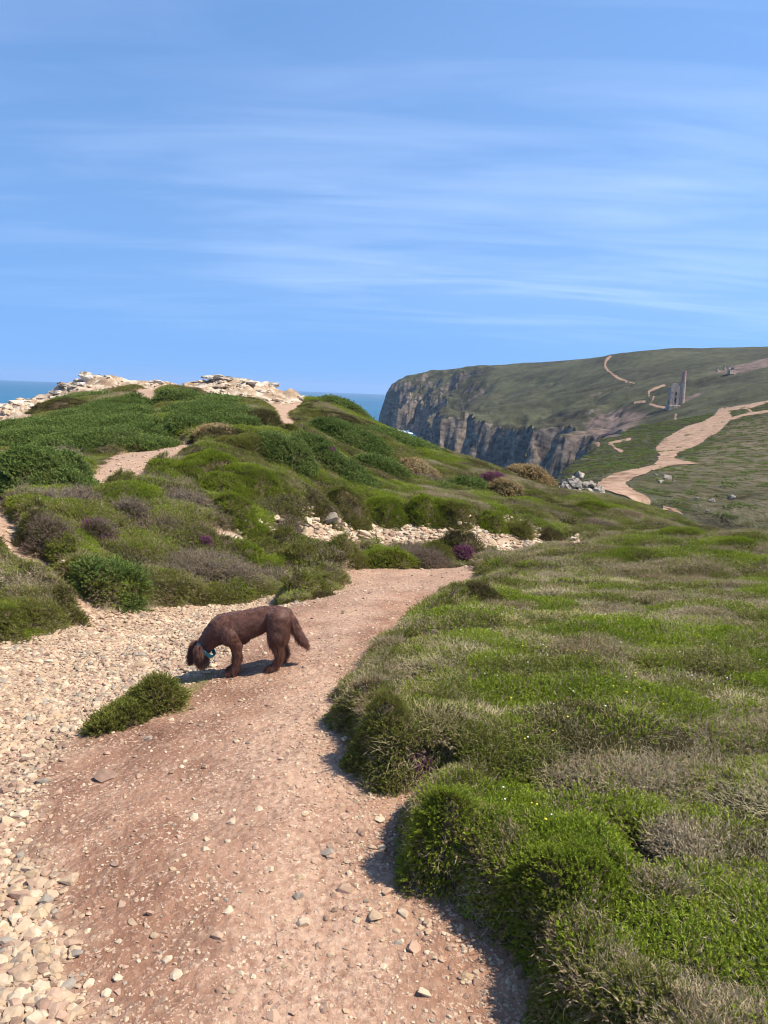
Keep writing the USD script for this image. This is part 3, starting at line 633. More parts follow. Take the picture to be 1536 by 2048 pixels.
hill_mat = M('hillside', {
    'geo': ('geometry', {}), 'att': ('attribute', {'attribute': 'cover'}), 'sep': ('separate_color', {'color_type': 'rgb'}),
    'n0': ('noise_texture', {'scale': 0.018, 'detail': 6.0, 'roughness': 0.62}), 'n1': ('noise_texture', {'scale': 0.16, 'detail': 7.0, 'roughness': 0.72}), 'n2': ('noise_texture', {'scale': 1.1, 'detail': 5.0, 'roughness': 0.7}),
    'nst': ('mapping', {'scale': (1.0, 1.0, 2.5)}), 'a0': ('math', {'math_type': 'multiply_add', 'value2': 0.55}), 'as': ('math', {'math_type': 'add', 'value2': -0.275}), 'a1': ('math', {'math_type': 'multiply_add', 'value2': 0.6}), 'h2': ('math', {'math_type': 'multiply', 'value2': 0.4}),
    'g': ('rgb_ramp', {'ramp': [(0.36, (0.030, 0.027, 0.018)), (0.45, (0.055, 0.050, 0.031)), (0.53, (0.070, 0.072, 0.037)), (0.64, (0.105, 0.100, 0.058))]}),
    'o': ('rgb_ramp', {'ramp': [(0.36, (0.045, 0.038, 0.022)), (0.46, (0.080, 0.072, 0.038)), (0.54, (0.118, 0.102, 0.060)), (0.66, (0.19, 0.155, 0.10))]}),
    'c1': ('mix_color', {}),
    'nb': ('mapping', {'scale': (0.16, 0.16, 0.30), 'rotation': (0.25, 0.12, 0)}), 'n3': ('noise_texture', {'scale': 1.0, 'detail': 8.0, 'roughness': 0.7}),
    'r': ('rgb_ramp', {'ramp': [(0.34, (0.055, 0.045, 0.037)), (0.48, (0.135, 0.108, 0.086)), (0.60, (0.23, 0.185, 0.14)), (0.7, (0.32, 0.27, 0.20))]}),
    'rk': ('math', {'math_type': 'multiply_add', 'value2': 2.2, 'value3': -1.1}), 'rka': ('math', {'math_type': 'add'}), 'rkc': ('map_range', {'from_min': 0.3, 'from_max': 0.7, 'clamp': True}),
    'c2': ('mix_color', {}), 's': ('rgb_ramp', {'ramp': [(0.38, (0.075, 0.065, 0.045)), (0.5, (0.165, 0.115, 0.092)), (0.65, (0.26, 0.185, 0.15))]}), 'c3': ('mix_color', {}),
    'bs': ('math', {'math_type': 'multiply_add', 'value2': 0.5}), 'bu': ('bump', {'strength': 0.9, 'distance': 1.2}),
    'p': ('principled_bsdf', {'roughness': 0.95, 'specular_ior_level': 0.1})},
    [('att.color', 'sep.color'), ('geo.position', 'n1.vector'), ('geo.position', 'n2.vector'), ('n2.fac', 'h2.value1'), ('n1.fac', 'a1.value1'), ('h2.value', 'a1.value3'), ('geo.position', 'nst.vector'), ('nst.vector', 'n0.vector'), ('n0.fac', 'a0.value1'), ('a1.value', 'a0.value3'), ('a0.value', 'as.value1'),
     ('as.value', 'g.fac'), ('as.value', 'o.fac'), ('sep.b', 'c1.fac'), ('g.color', 'c1.a'), ('o.color', 'c1.b'), ('geo.position', 'nb.vector'), ('nb.vector', 'n3.vector'), ('n3.fac', 'r.fac'),
     ('n1.fac', 'rk.value1'), ('rk.value', 'rka.value1'), ('sep.r', 'rka.value2'), ('rka.value', 'rkc.value'), ('rkc.result', 'c2.fac'), ('c1.result', 'c2.a'), ('r.color', 'c2.b'),
     ('n3.fac', 's.fac'), ('sep.g', 'c3.fac'), ('c2.result', 'c3.a'), ('s.color', 'c3.b'), ('c3.result', 'p.base_color'), ('n2.fac', 'bs.value1'), ('n1.fac', 'bs.value3'), ('bs.value', 'bu.height'), ('bu.normal', 'p.normal')], 'p.BSDF')
cov = np.column_stack([rock, scr, oli])
ff = grid_faces(*FX.shape)
hid = FP[ff][:, :, 2].max(1) > SEA - 2.5
ff = ff[hid]
rockf = (cov[ff, 0].mean(1) > 0.5) & (FP[ff][:, :, 1].mean(1) > 300)
for mk, nm in ((~rockf, 'hillside'), (rockf, 'cliffs')):
    f = ff[mk]; u, inv = np.unique(f, return_inverse=True)
    tag(obj(nm, (FP[u], inv.reshape(f.shape)), hill_mat, smooth=True, colors={'cover': cov[u]}), None, None, None, 'structure')
# the sea: a disc out to the horizon, with swell
a_ = np.linspace(0, 2 * np.pi, 181)[:-1]; r_ = np.concatenate([[0.0], np.geomspace(60, 12500, 60)])
sv = np.array([(r * math.cos(a), r * math.sin(a), SEA) for r in r_ for a in a_])
si = np.arange(len(r_) * 180).reshape(len(r_), 180)
sf = np.stack([si[:-1], np.roll(si[:-1], -1, 1), np.roll(si[1:], -1, 1), si[1:]], -1).reshape(-1, 4)[:, ::-1]
sea_mat = M('sea', {'geo': ('geometry', {}), 'n1': ('noise_texture', {'scale': 0.05, 'detail': 6.0, 'roughness': 0.6}), 'n2': ('noise_texture', {'scale': 0.0016, 'detail': 4.0}),
    'r': ('rgb_ramp', {'ramp': [(0.4, (0.012, 0.085, 0.165)), (0.6, (0.016, 0.115, 0.185))]}), 'bu': ('bump', {'strength': 0.5, 'distance': 3.0}), 'p': ('principled_bsdf', {'roughness': 0.35, 'ior': 1.33, 'specular_ior_level': 0.22})},
    [('geo.position', 'n1.vector'), ('geo.position', 'n2.vector'), ('n2.fac', 'r.fac'), ('r.color', 'p.base_color'), ('n1.fac', 'bu.height'), ('bu.normal', 'p.normal')], 'p.BSDF')
tag(obj('sea', (sv, sf), sea_mat, smooth=True), None, None, None, 'structure')
# surf breaking at the foot of the headland
foam_mat = M('foam', {'p': ('principled_bsdf', {'base_color': (0.80, 0.83, 0.84), 'roughness': 0.8})}, [], 'p.BSDF')
r = np.random.default_rng(3); fb = []
for k in range(46):
    x, y = r.uniform(-4, 30), r.uniform(940, 1010)
    b = trimesh.creation.icosphere(2, 1.0); b.vertices *= [r.uniform(1.5, 5), r.uniform(3, 9), r.uniform(0.3, 1.3)]
    b.vertices *= (0.7 + 0.6 * meshkit.fbm(b.vertices * 0.8 + k, 3, k))[:, None]; b.apply_translation((x, y, SEA + 0.1)); fb.append(b)
tag(obj('surf', trimesh.util.concatenate(fb), foam_mat, smooth=True), 'white surf breaking below the far headland', 'surf', None, 'stuff')

# ------------------------------------------------------------------ tracks worn into the far hillside
track_mat = M('track', {'geo': ('geometry', {}), 'n': ('noise_texture', {'scale': 0.5, 'detail': 7.0, 'roughness': 0.7}), 'r': ('rgb_ramp', {'ramp': [(0.34, (0.17, 0.10, 0.062)), (0.5, (0.30, 0.19, 0.123)), (0.64, (0.40, 0.28, 0.19))]}),
    'bu': ('bump', {'strength': 0.6, 'distance': 0.3}), 'p': ('principled_bsdf', {'roughness': 0.95, 'specular_ior_level': 0.1})}, [('geo.position', 'n.vector'), ('n.fac', 'r.fac'), ('r.color', 'p.base_color'), ('n.fac', 'bu.height'), ('bu.normal', 'p.normal')], 'p.BSDF')
def drape(pg, name, lift=0.10, jag=0.5, cell=1.6):
    pg = pg.buffer(0)
    if pg.geom_type != 'Polygon': pg = max(pg.geoms, key=lambda g: g.area)
    b = shapely.segmentize(pg, 0.7); c = np.array(b.exterior.coords)[:-1]
    w = meshkit.fbm(np.column_stack([c / 2.2, c[:, 0] * 0]), 3, 5) - 0.5; w2 = meshkit.fbm(np.column_stack([c / 2.2, c[:, 0] * 0]), 3, 6) - 0.5
    c = c + np.column_stack([w, w2]) * 2 * jag
    pg = shapely.Polygon(c).buffer(0)
    if pg.geom_type != 'Polygon': pg = max(pg.geoms, key=lambda g: g.area)
    v, f = trimesh.creation.triangulate_polygon(pg, engine='earcut')
    v3, f3 = trimesh.remesh.subdivide_to_size(np.column_stack([v, np.zeros(len(v))]), f, cell, max_iter=20)
    v3[:, 2] = far_z(v3[:, 0], v3[:, 1]) + lift
    nz = np.cross(v3[f3[:, 1]] - v3[f3[:, 0]], v3[f3[:, 2]] - v3[f3[:, 0]])[:, 2] < 0
    f3 = f3.copy(); f3[nz] = f3[nz][:, ::-1]
    tag(obj(name, (v3, f3), track_mat, smooth=True), None, None, None, 'structure')
def line(pts, w):
    pts = np.array(pts, float); d = np.gradient(pts, axis=0); d /= np.linalg.norm(d, axis=1, keepdims=True); n = np.column_stack([-d[:, 1], d[:, 0]])
    ww = np.broadcast_to(w, len(pts))[:, None] / 2
    return fpoly(np.vstack([pts + n * ww, (pts - n * ww)[::-1]]))
drape(fpoly([(1185, 970), (1210, 957), (1260, 941), (1310, 929), (1318, 912), (1312, 896), (1325, 880), (1345, 868), (1375, 852), (1402, 845), (1430, 830), (1440, 817), (1455, 817), (1464, 836), (1440, 862), (1405, 885), (1372, 900), (1347, 917), (1398, 928), (1345, 931), (1300, 944), (1266, 958), (1252, 968), (1272, 986), (1302, 1003), (1297, 1026), (1285, 1031), (1289, 1012), (1262, 1001), (1225, 986), (1205, 980)]), 'red_track')
for pts, w in (([(1462, 838), (1492, 829), (1545, 822)], 5), ([(1452, 819), (1500, 813), (1545, 799)], 8), ([(1325, 1016), (1365, 1038), (1410, 1058), (1448, 1075)], 10), ([(1222, 712), (1212, 722), (1210, 732), (1222, 746), (1240, 758), (1268, 768)], 4.5),
               ([(1330, 770), (1298, 784), (1308, 795), (1300, 808), (1342, 817)], 4.5), ([(1268, 806), (1292, 803)], 4), ([(1216, 888), (1240, 883), (1262, 878)], 5), ([(1224, 888), (1232, 898), (1246, 904)], 5), ([(1352, 828), (1351, 842)], 4), ([(1490, 816), (1503, 824), (1506, 830)], 3.5), ([(1160, 912), (1200, 896)], 4)):
    drape(line(pts, w), 'hill_path')

# low bushes dotted over the nearer far hillside
n = 42000; q = np.column_stack([rng.uniform(8, 190, n), 52 + 260 * rng.random(n) ** 1.5])
uu = (q[:, 0] / q[:, 1]); keep_ = (uu > 0.12) & (uu < 0.56)
q = q[keep_]; zf = far_z(q[:, 0], q[:, 1]); pp, _ = project(np.column_stack([q, zf]))
cover_f = RegularGridInterpolator((fgy, fgx), (rock + scr).reshape(FX.shape)); olf = RegularGridInterpolator((fgy, fgx), oli.reshape(FX.shape))
onp = np.zeros(len(q), bool)
for pr in stage.GetPrimAtPath('/World').GetChildren():
    if pr.GetName().startswith(('red_track', 'hill_path')):
        vv = np.array(UsdGeom.Mesh(pr).GetPointsAttr().Get())[:, :2]; onp |= cKDTree(vv).query(q)[0] < 0.45
ok = (cover_f(q[:, ::-1]) < 0.3) & (~onp | (rng.random(len(q)) < 0.04))
q, zf = q[ok], zf[ok]; ol = olf(q[:, ::-1])
k = len(q); s_ = rng.uniform(4, 9, k) * (q[:, 1] / 100) ** 0.3
ty = np.where(rng.random(k) < ol * 0.55, 3, np.where(rng.random(k) < 0.55, 2, np.where(rng.random(k) < 0.6, 1, 8)))
for c in (1, 2, 3, 8):
    mk = ty == c; cn = CLASSES[c]
    o = instancer(path_of({1: 'distant_heather', 2: 'distant_dark_heather', 3: 'distant_dry_heather', 8: 'distant_gorse'}[c]), [((v, f), t, VEG[cn]) for v, f, t in PROTO[cn]], np.column_stack([q, zf])[mk], quats(np.tile([0, 0, 1.0], (mk.sum(), 1)), rng.uniform(0, 6.28, mk.sum())), np.column_stack([s_, s_, s_ * 0.55])[mk], rng.integers(0, 3, mk.sum()))
    tag(o, {1: 'dull green heather dotted over the far hillside', 2: 'dark heather dotted over the far hillside', 3: 'brown dry heather on the olive hillside by the red track', 8: 'small gorse on the far hillside'}[c], 'ground cover', None, 'stuff')

# ------------------------------------------------------------------ ruined engine house and its chimney
stonework = M('ruin_stone', {'co': ('texture_coordinate', {}), 'b': ('voronoi_texture', {'scale': 2.6, 'randomness': 1.0}), 'vs': ('separate_color', {'color_type': 'rgb'}), 'n': ('noise_texture', {'scale': 0.7, 'detail': 5.0}), 'ad': ('math', {'math_type': 'multiply_add', 'value2': 0.45}), 'hf': ('math', {'math_type': 'multiply', 'value2': 0.55}),
    'r': ('rgb_ramp', {'ramp': [(0.25, (0.19, 0.145, 0.11)), (0.5, (0.33, 0.255, 0.20)), (0.75, (0.45, 0.365, 0.29))]}), 'bu': ('bump', {'strength': 0.8, 'distance': 0.08}), 'p': ('principled_bsdf', {'roughness': 0.95, 'specular_ior_level': 0.1})},
    [('co.object', 'b.vector'), ('b.color', 'vs.color'), ('co.object', 'n.vector'), ('vs.r', 'ad.value1'), ('n.fac', 'hf.value1'), ('hf.value', 'ad.value3'), ('ad.value', 'r.fac'), ('r.color', 'p.base_color'), ('b.distance', 'bu.height'), ('bu.normal', 'p.normal')], 'p.BSDF')
brick_mat = M('ruin_brick', {'co': ('texture_coordinate', {}), 'n': ('noise_texture', {'scale': 1.4, 'detail': 6.0, 'roughness': 0.7}), 'r': ('rgb_ramp', {'ramp': [(0.3, (0.24, 0.125, 0.095)), (0.55, (0.36, 0.20, 0.155)), (0.75, (0.46, 0.31, 0.25))]}), 'p': ('principled_bsdf', {'roughness': 0.95})}, [('co.object', 'n.vector'), ('n.fac', 'r.fac'), ('r.color', 'p.base_color')], 'p.BSDF')
def man(tm): return m3.Manifold(m3.Mesh(np.asarray(tm.vertices, np.float32), np.asarray(tm.faces, np.uint32)))
def bx(x0, x1, y0, y1, z0, z1): return m3.Manifold.cube([x1 - x0, y1 - y0, z1 - z0]).translate([x0, y0, z0])
def arch(x, y0, y1, z, w, h):
    return bx(x - w / 2, x + w / 2, y0, y1, z, z + h - w / 2) + m3.Manifold.cylinder(y1 - y0, w / 2, w / 2, 20).rotate([-90, 0, 0]).translate([x, y0, z + h - w / 2])
E = cast([(1350, 817)], far_z, 45, 1500, 2500)[0]
print('engine house at', E)
eh = thing('engine_house', 'roofless ruined stone engine house with arched windows on the far hillside', 'ruin', (E[0], E[1] + 4, float(far_z([E[0]], [E[1] + 4])[0]) - 0.5), math.radians(1))
Wd, Ln, Hh, T = 2.45, 2.0, 12.2, 0.55
outer = m3.CrossSection([[(-Wd, 0), (Wd, 0), (Wd, Hh), (0.9, Hh + 2.2), (-0.7, Hh + 2.0), (-Wd, Hh)]]).extrude(2 * Ln).rotate([90, 0, 0]).translate([0, Ln, 0])
shell = outer - bx(-Wd + T, Wd - T, -Ln + T, Ln - T, 0.8, 30) - bx(-5, 5, -Ln + T, Ln - T, Hh - 0.5, 30) - bx(-Wd + 0.2, -0.4, Ln - 1.2, Ln + 1, Hh - 2, 30)
for x, z, w, h in ((0.5, 3.6, 1.25, 2.6), (0.6, 7.8, 1.05, 1.9)): shell -= arch(x, -Ln - 1, -Ln + T + 0.4, z, w, h)
for y, z in ((0, 6.5), (0, 2.4)): shell -= arch(0, -9, 9, z, 1.1, 2.0).rotate([0, 0, 90]).translate([0, y, 0])
rag = shell.refine_to_length(0.6)
mm = rag.to_mesh(); tv = np.array(mm.vert_properties[:, :3]); tv += (meshkit.fbm(tv * 1.1, 3, 8)[:, None] - 0.5) * 0.22
obj('wall', (tv, np.array(mm.tri_verts)), stonework, eh)
obj('plinth', (m3.Manifold.batch_hull([bx(-3.0, 3.0, -3.3, 2.6, -3, 1.9), bx(-2.8, 2.8, -3.1, 2.4, 1.9, 2.3)]) - bx(-Wd + 0.02, Wd - 0.02, -Ln + 0.02, Ln - 0.02, -4, 9)), stonework, eh)
for x, z, w in ((0.5, 3.35, 1.7), (0.6, 7.55, 1.5)): obj('window_sill', bx(x - w / 2, x + w / 2, -Ln - 0.15, -Ln + 0.2, z, z + 0.22), stonework, eh)
C = cast([(1369, 809)], far_z, 45, 1500, 2500)[0]
ch = thing('mine_chimney', 'tall tapering round chimney of stone and red brick beside the ruined engine house', 'chimney', (C[0] + 0.5, C[1] + 6, float(far_z([C[0] + 0.5], [C[1] + 6])[0]) - 1))
def lathe(prof, n=28):
    a = np.linspace(0, 2 * np.pi, n, endpoint=False); p = np.array(prof, float); k = len(p)
    v = np.column_stack([np.outer(p[:, 0], np.cos(a)).ravel(), np.outer(p[:, 0], np.sin(a)).ravel(), np.repeat(p[:, 1], n)])
    i = np.arange(k * n).reshape(k, n)
    return v, np.stack([i[:-1], np.roll(i[:-1], -1, 1), np.roll(i[1:], -1, 1), i[1:]], -1).reshape(-1, 4)
obj('stone_stack', lathe([(1.75, -2), (1.65, 1), (1.32, 12.5), (1.31, 12.6)]), stonework, ch, smooth=30)
obj('brick_stack', lathe([(1.27, 12.55), (1.05, 19.0), (0.72, 19.0), (0.72, 14)]), brick_mat, ch, smooth=30)
obj('cap_ring', lathe([(1.06, 18.55), (1.2, 18.6), (1.2, 18.95), (1.0, 19.05)]), brick_mat, ch, smooth=30)
def ruin(px, py, w, d, h, label, nm='ruined_stack', cat='ruin', notch=0.5):
    c = cast([(px, py)], far_z, 45, 1500, 2500)[0]
    t = thing(nm, label, cat, (c[0], c[1], c[2] - 0.5), 0.3)
    s_ = (bx(-w / 2, w / 2, -d / 2, d / 2, 0, h + 0.5) - bx(-w / 2 + w * 0.22, w / 2 - w * 0.22, -d / 2 + d * 0.22, d / 2 - d * 0.22, 0.6, h + 2) - bx(-w, w * notch * 0.3, -d, d * 0.2, h * 0.72, h + 2)).refine_to_length(max(0.3, h / 8))
    q_ = s_.to_mesh(); v_ = np.array(q_.vert_properties[:, :3]); v_ += (meshkit.fbm(v_ * 1.4 + px, 3, 8)[:, None] - 0.5) * 0.35
    obj('wall', (v_, np.array(q_.tri_verts)), stonework, t)
    obj('rubble', trimesh.convex.convex_hull(np.random.default_rng(px).normal(size=(24, 3)) * [w * 0.5, d * 0.4, 0.5] + [w * 0.5, -d * 0.4, 0.3]), stonework, t)
ruin(1434, 743, 1.3, 1.3, 3.0, 'leftmost of three small stone pillars in the far mine ruins')
ruin(1448, 740, 1.2, 1.2, 3.0, 'middle of three small stone pillars in the far mine ruins')
ruin(1459, 737, 1.3, 1.3, 2.8, 'small stone pillar behind the pale far ruin')
ruin(1461, 748, 3.0, 2.6, 4.2, 'pale roofless ruin with a dark doorway high on the far hillside', 'ruined_house', 'ruin', 1.5)
# ------------------------------------------------------------------ stones and boulders
def stone_mesh(seed, n=13, flat=0.55, long=1.35, bevel=True):
    r = np.random.default_rng(seed)
    p = r.normal(size=(n, 3)); p /= np.linalg.norm(p, axis=1, keepdims=True); p *= r.uniform(0.8, 1.05, (n, 1)) * [long, 1.0, flat]
    h = trimesh.convex.convex_hull(p)
    return np.array(h.vertices), np.array(h.faces)
STONE_V = [stone_mesh(100 + k, 20 + (k % 3) * 6, 0.45 + 0.10 * (k % 4), 1.05 + 0.13 * (k % 5)) for k in range(12)]
TONES = list(STONE_TONES)
def euler(r, tilt=0.3):
    a, b, c = r.normal(0, tilt), r.normal(0, tilt), r.uniform(0, 6.283)
    return trimesh.transformations.euler_matrix(a, b, c)[:3, :3]
r = np.random.default_rng(21)
stony_f = RegularGridInterpolator((gy, gx), stony)
def scatter(n, y0, y1, x0, x1, fn):
    q = np.column_stack([r.uniform(x0, x1, n), y0 * (y1 / y0) ** r.random(n)])
    return q[r.random(n) < fn(q)]
def on_bare(q): return (db_f(q[:, ::-1]) > 0.02) & (np.abs(q[:, 0]) < 0.53 * q[:, 1] + 0.5)
def put(prim, base, q, size, tones, nbig, sink=0.25, name='stone', tilt=0.25):
    """The NBIG largest in view as stones of their own; the rest as one part."""
    z = near_z(q[:, 0], q[:, 1])
    big = np.argsort(-size / (q[:, 1] + 0.5))[:nbig]
    tone = r.choice(len(TONES), len(q), p=tones)
    for i in big:
        v, f = STONE_V[r.integers(12)]
        R = euler(r, tilt)
        obj(name, (v @ R.T * size[i] + [q[i, 0], q[i, 1], z[i] + size[i] * (0.42 - sink)], f), STONES[TONES[tone[i]]], prim)
    rest = np.setdiff1d(np.arange(len(q)), big)
    protos = [((STONE_V[(2 * k + j) % 12]), None, STONES[t]) for k, t in enumerate(TONES) for j in range(2)]
    n = len(rest)
    up = np.column_stack([r.normal(0, 0.25, n), r.normal(0, 0.25, n), np.ones(n)])
    o = instancer(f'{prim.GetPath()}/small_stones', protos, np.column_stack([q[rest], z[rest] + size[rest] * (0.40 - sink)]), quats(up, r.uniform(0, 6.28, n)), size[rest], tone[rest] * 2 + r.integers(0, 2, n))
    tag(o, None, None, None, 'stuff')
# the stony channel: closely strewn angular stones
q = scatter(330000, 1.2, 10.5, -5, 0.8, lambda q: on_bare(q) * np.clip(stony_f(q[:, ::-1]) - 0.15, 0, 1) ** 1.5)
size = np.exp(r.normal(-4.72, 0.52, len(q))) * (0.9 + 0.5 * sstep(q[:, 1], 3.2, 1.4)) * (1 + 0.25 * sstep(q[:, 1], 4, 9))
size = np.minimum(size, 0.027 + 0.004 * r.random(len(size)))
print('channel stones', len(q))
put(stony_channel, None, q, size, [0.40, 0.17, 0.19, 0.07, 0.09, 0.08], 260)
# the footpath: trodden earth with scattered small stones, thicker along its edges
q = scatter(150000, 1.2, 12, -2.5, 2.2, lambda q: on_bare(q) * (0.24 + 0.5 * np.clip(stony_f(q[:, ::-1]), 0, 0.5) + 0.55 * sstep(db_f(q[:, ::-1]), 0.30, 0.05)) * (stony_f(q[:, ::-1]) < 0.6))
size = np.exp(r.normal(-5.5, 0.55, len(q))) * (1 + 0.35 * sstep(q[:, 1], 4, 9))
print('path stones', len(q))
put(footpath, None, q, size, [0.30, 0.16, 0.34, 0.03, 0.05, 0.12], 150, sink=0.32)
# hill track and scree
dsm_f = RegularGridInterpolator((gy, gx), d_small); dsc_f = RegularGridInterpolator((gy, gx), d_scree)
q = scatter(9000, 6.5, 24, -8, 0, lambda q: (dsm_f(q[:, ::-1]) > -0.05) * 0.55)
put(hill_track, None, q, np.exp(r.normal(-3.9, 0.4, len(q))), [0.42, 0.24, 0.18, 0.04, 0.06, 0.06], 60)
q = scatter(16000, 10.5, 18.5, -3.6, 5.5, lambda q: (dsc_f(q[:, ::-1]) > -0.12) * 1.0)
put(scree_bank, None, q, np.exp(r.normal(-3.15, 0.35, len(q))), [0.34, 0.40, 0.06, 0.08, 0.08, 0.04], 140, tilt=0.5)

dsu_f = RegularGridInterpolator((gy, gx), d_sum)
q = scatter(5200, 29, 42, -21, -2, lambda q: (dsu_f(q[:, ::-1]) > 0.05) * (0.35 + 0.65 * (meshkit.noise(np.column_stack([q * 0.9, q[:, :1] * 0]), 17) > 0.5)))
print('summit stones', len(q))
put(rocky_summit, None, q, np.exp(r.normal(-2.7, 0.5, len(q))), [0.12, 0.74, 0.02, 0.06, 0.03, 0.03], 150, tilt=0.2, sink=0.36)
def boulder(seed, sx, sy, sz, sub=3, rough=0.28):
    r_ = np.random.default_rng(seed)
    v, f = stone_mesh(seed, 16, 1.0, 1.0)
    tm = trimesh.Trimesh(v, f)
    for _ in range(sub): tm = tm.subdivide()
    v = np.array(tm.vertices); nn = np.array(tm.vertex_normals)
    k = v * 1.3 + seed * 3.7
    v = v + nn * ((meshkit.fbm(k, 5, seed % 97) - 0.5) * 2 * rough)[:, None] + nn * (np.abs(meshkit.fbm(k * 2.1 * [1, 1, 2.2], 3, 7) - 0.5) * -0.35)[:, None]
    return v * [sx, sy, sz], np.array(tm.faces)
def white_rock(px, py, w, h, Y, label, group=None, nm='white_boulder'):
    """A boulder whose foot is at a picture point, w x h metres, sunk into the ground."""
    c = at_y(px, py, Y); z = near_1(c[0], c[1])
    t = obj(nm, (lambda vf: (vf[0] + [c[0], c[1], z + h * 0.22], vf[1]))(boulder(int(px * 7 + py), w / 2, w * 0.36, h * 0.50)), rock_mat, smooth=35)
    return tag(t, label, 'rock', group)
white_rock(172, 775, 1.0, 0.75, 36.5, 'tall white boulder with a dark hollow at the left end of the hill crest')
white_rock(202, 772, 0.9, 0.50, 36.5, 'white boulder just right of the tall one on the crest')
ORD = ['first', 'second', 'third', 'fourth', 'fifth', 'sixth', 'seventh', 'eighth', 'ninth', 'tenth', 'eleventh']
CREST = [(232, 768, 1.0, .34, 37.5), (262, 766, 1.2, .36, 38), (290, 765, 1.1, .34, 38), (318, 766, .9, .3, 37.5), (340, 770, 0.8, .25, 37.2), (372, 774, 1.1, .3, 36.5), (398, 776, 1.2, .32, 36.2), (425, 780, 1.2, .3, 35.5), (450, 786, 1.1, .28, 35), (478, 792, 1.0, .3, 34), (505, 797, .8, .25, 33.5)]
for k, q_ in enumerate(CREST):
    white_rock(*q_, f'pale weathered slab, {ORD[k]} from the left in the row right of the tall boulders', 'pale rocks along the crest of the hill')
for q_, lb in (((480, 764, 0.9, .4, 36), 'rough brown and white rock topping the right knob of the crest'), ((508, 766, 1.0, .36, 36), 'rock just right of the top of the right knob on the crest'), ((545, 776, .9, .3, 35), 'rock on the falling right shoulder of the crest knob'), ((566, 786, .8, .3, 34.3), 'lowest rock on the right shoulder of the crest, against the sea'), ((520, 800, .7, .22, 33), 'flat rock beside the second track just under the crest'),
               ((140, 790, 1.1, .3, 35.5), 'long pale slab directly below the tall boulder'), ((160, 797, 1.0, .25, 35), 'pale slab at the top of the left gorse carpet'), ((115, 797, 0.9, .25, 35.2), 'pale rock in the band running down left from the tall boulder, upper part'), ((90, 803, .9, .28, 35), 'pale rock in the band running down left from the tall boulder, lower part'), ((122, 806, .7, .2, 34.5), 'small pale rock under the band left of the crest'),
               ((405, 790, .7, .2, 34.5), 'small pale rock between the crest row and the gorse cushions'), ((440, 800, .8, .2, 33.5), 'small pale rock touching the dark heather under the crest')):
    white_rock(*q_, lb)
for q_, lb in (((10, 818, 1.1, .4, 32.5), 'low pale rock cut by the left picture edge above the sea'), ((38, 814, 1.0, .36, 33), 'second low pale rock from the left picture edge, against the sea'), ((55, 820, .7, .28, 32.5), 'third low pale rock from the left edge, beside dark heather'), ((12, 834, 1.0, .3, 31.5), 'dark based rock under the edge rocks at far left'), ((32, 832, .7, .25, 31.8), 'small rock under the second edge rock at far left')):
    white_rock(*q_, lb)
oc = thing('rock_outcrop', 'rugged pale grey rock outcrop on the ridge in front of the red track', 'rock', (0, 0, 0))
ro = np.random.default_rng(33)
for k in range(44):
    u = ro.random(); px = 1106 + 116 * u; crown = np.interp(px, [1105, 1122, 1146, 1160, 1178, 1200, 1222], [8, 26, 50, 46, 36, 20, 4])
    lv = (k % 11) / 10; py = 992 + 8 * u - crown * lv; size = (0.30 - 0.10 * lv + 0.16 * ro.random()) * (0.7 + crown / 120)
    c = at_y(px, py, 26.4 + 0.35 * lv + 0.2 * ro.random())
    size *= 1.35; v, f = boulder(900 + k, size * 0.72, size * 0.5, size * 0.46, sub=2, rough=0.2)
    obj('rock', (v @ euler(ro, 0.3).T + c + [0, 0, -0.06], f), outcrop_mat, oc, smooth=25)
# boulders on the far slope right of the red track
G3 = 'white boulders scattered on the olive slope'
for px, py, w, lb in ((1334, 958, 1.5, 'largest white boulder on the olive slope right of the red track'), (1321, 966, 1.0, 'white boulder in front of and left of the largest one on the olive slope'), (1312, 952, .7, 'leftmost small boulder of the upper group on the olive slope'), (1347, 962, .6, 'small boulder right of the largest one on the olive slope'), (1326, 951, .6, 'small boulder behind the largest one on the olive slope'), (1392, 1000, .7, 'leftmost boulder of the lower row on the olive slope'), (1424, 1004, .8, 'second boulder of the lower row on the olive slope'), (1464, 997, 1.1, 'biggest boulder of the lower row, at its right end'), (1440, 975, .5, 'lone small boulder above the lower row on the olive slope'), (1416, 1022, .5, 'small boulder below the lower row on the olive slope'), (1450, 1015, .4, 'tiny boulder below the right end of the lower row'), (1398, 1012, .4, 'tiny boulder below the left end of the lower row')):
    c = cast([(px, py)], far_z, 45, 1500, 2500)[0]
    v, f = boulder(px, w / 2, w / 2, w * 0.42)
    tag(obj('white_boulder', (v + c + [0, 0, w * 0.1], f), outcrop_mat, smooth=35), lb, 'rock', G3)
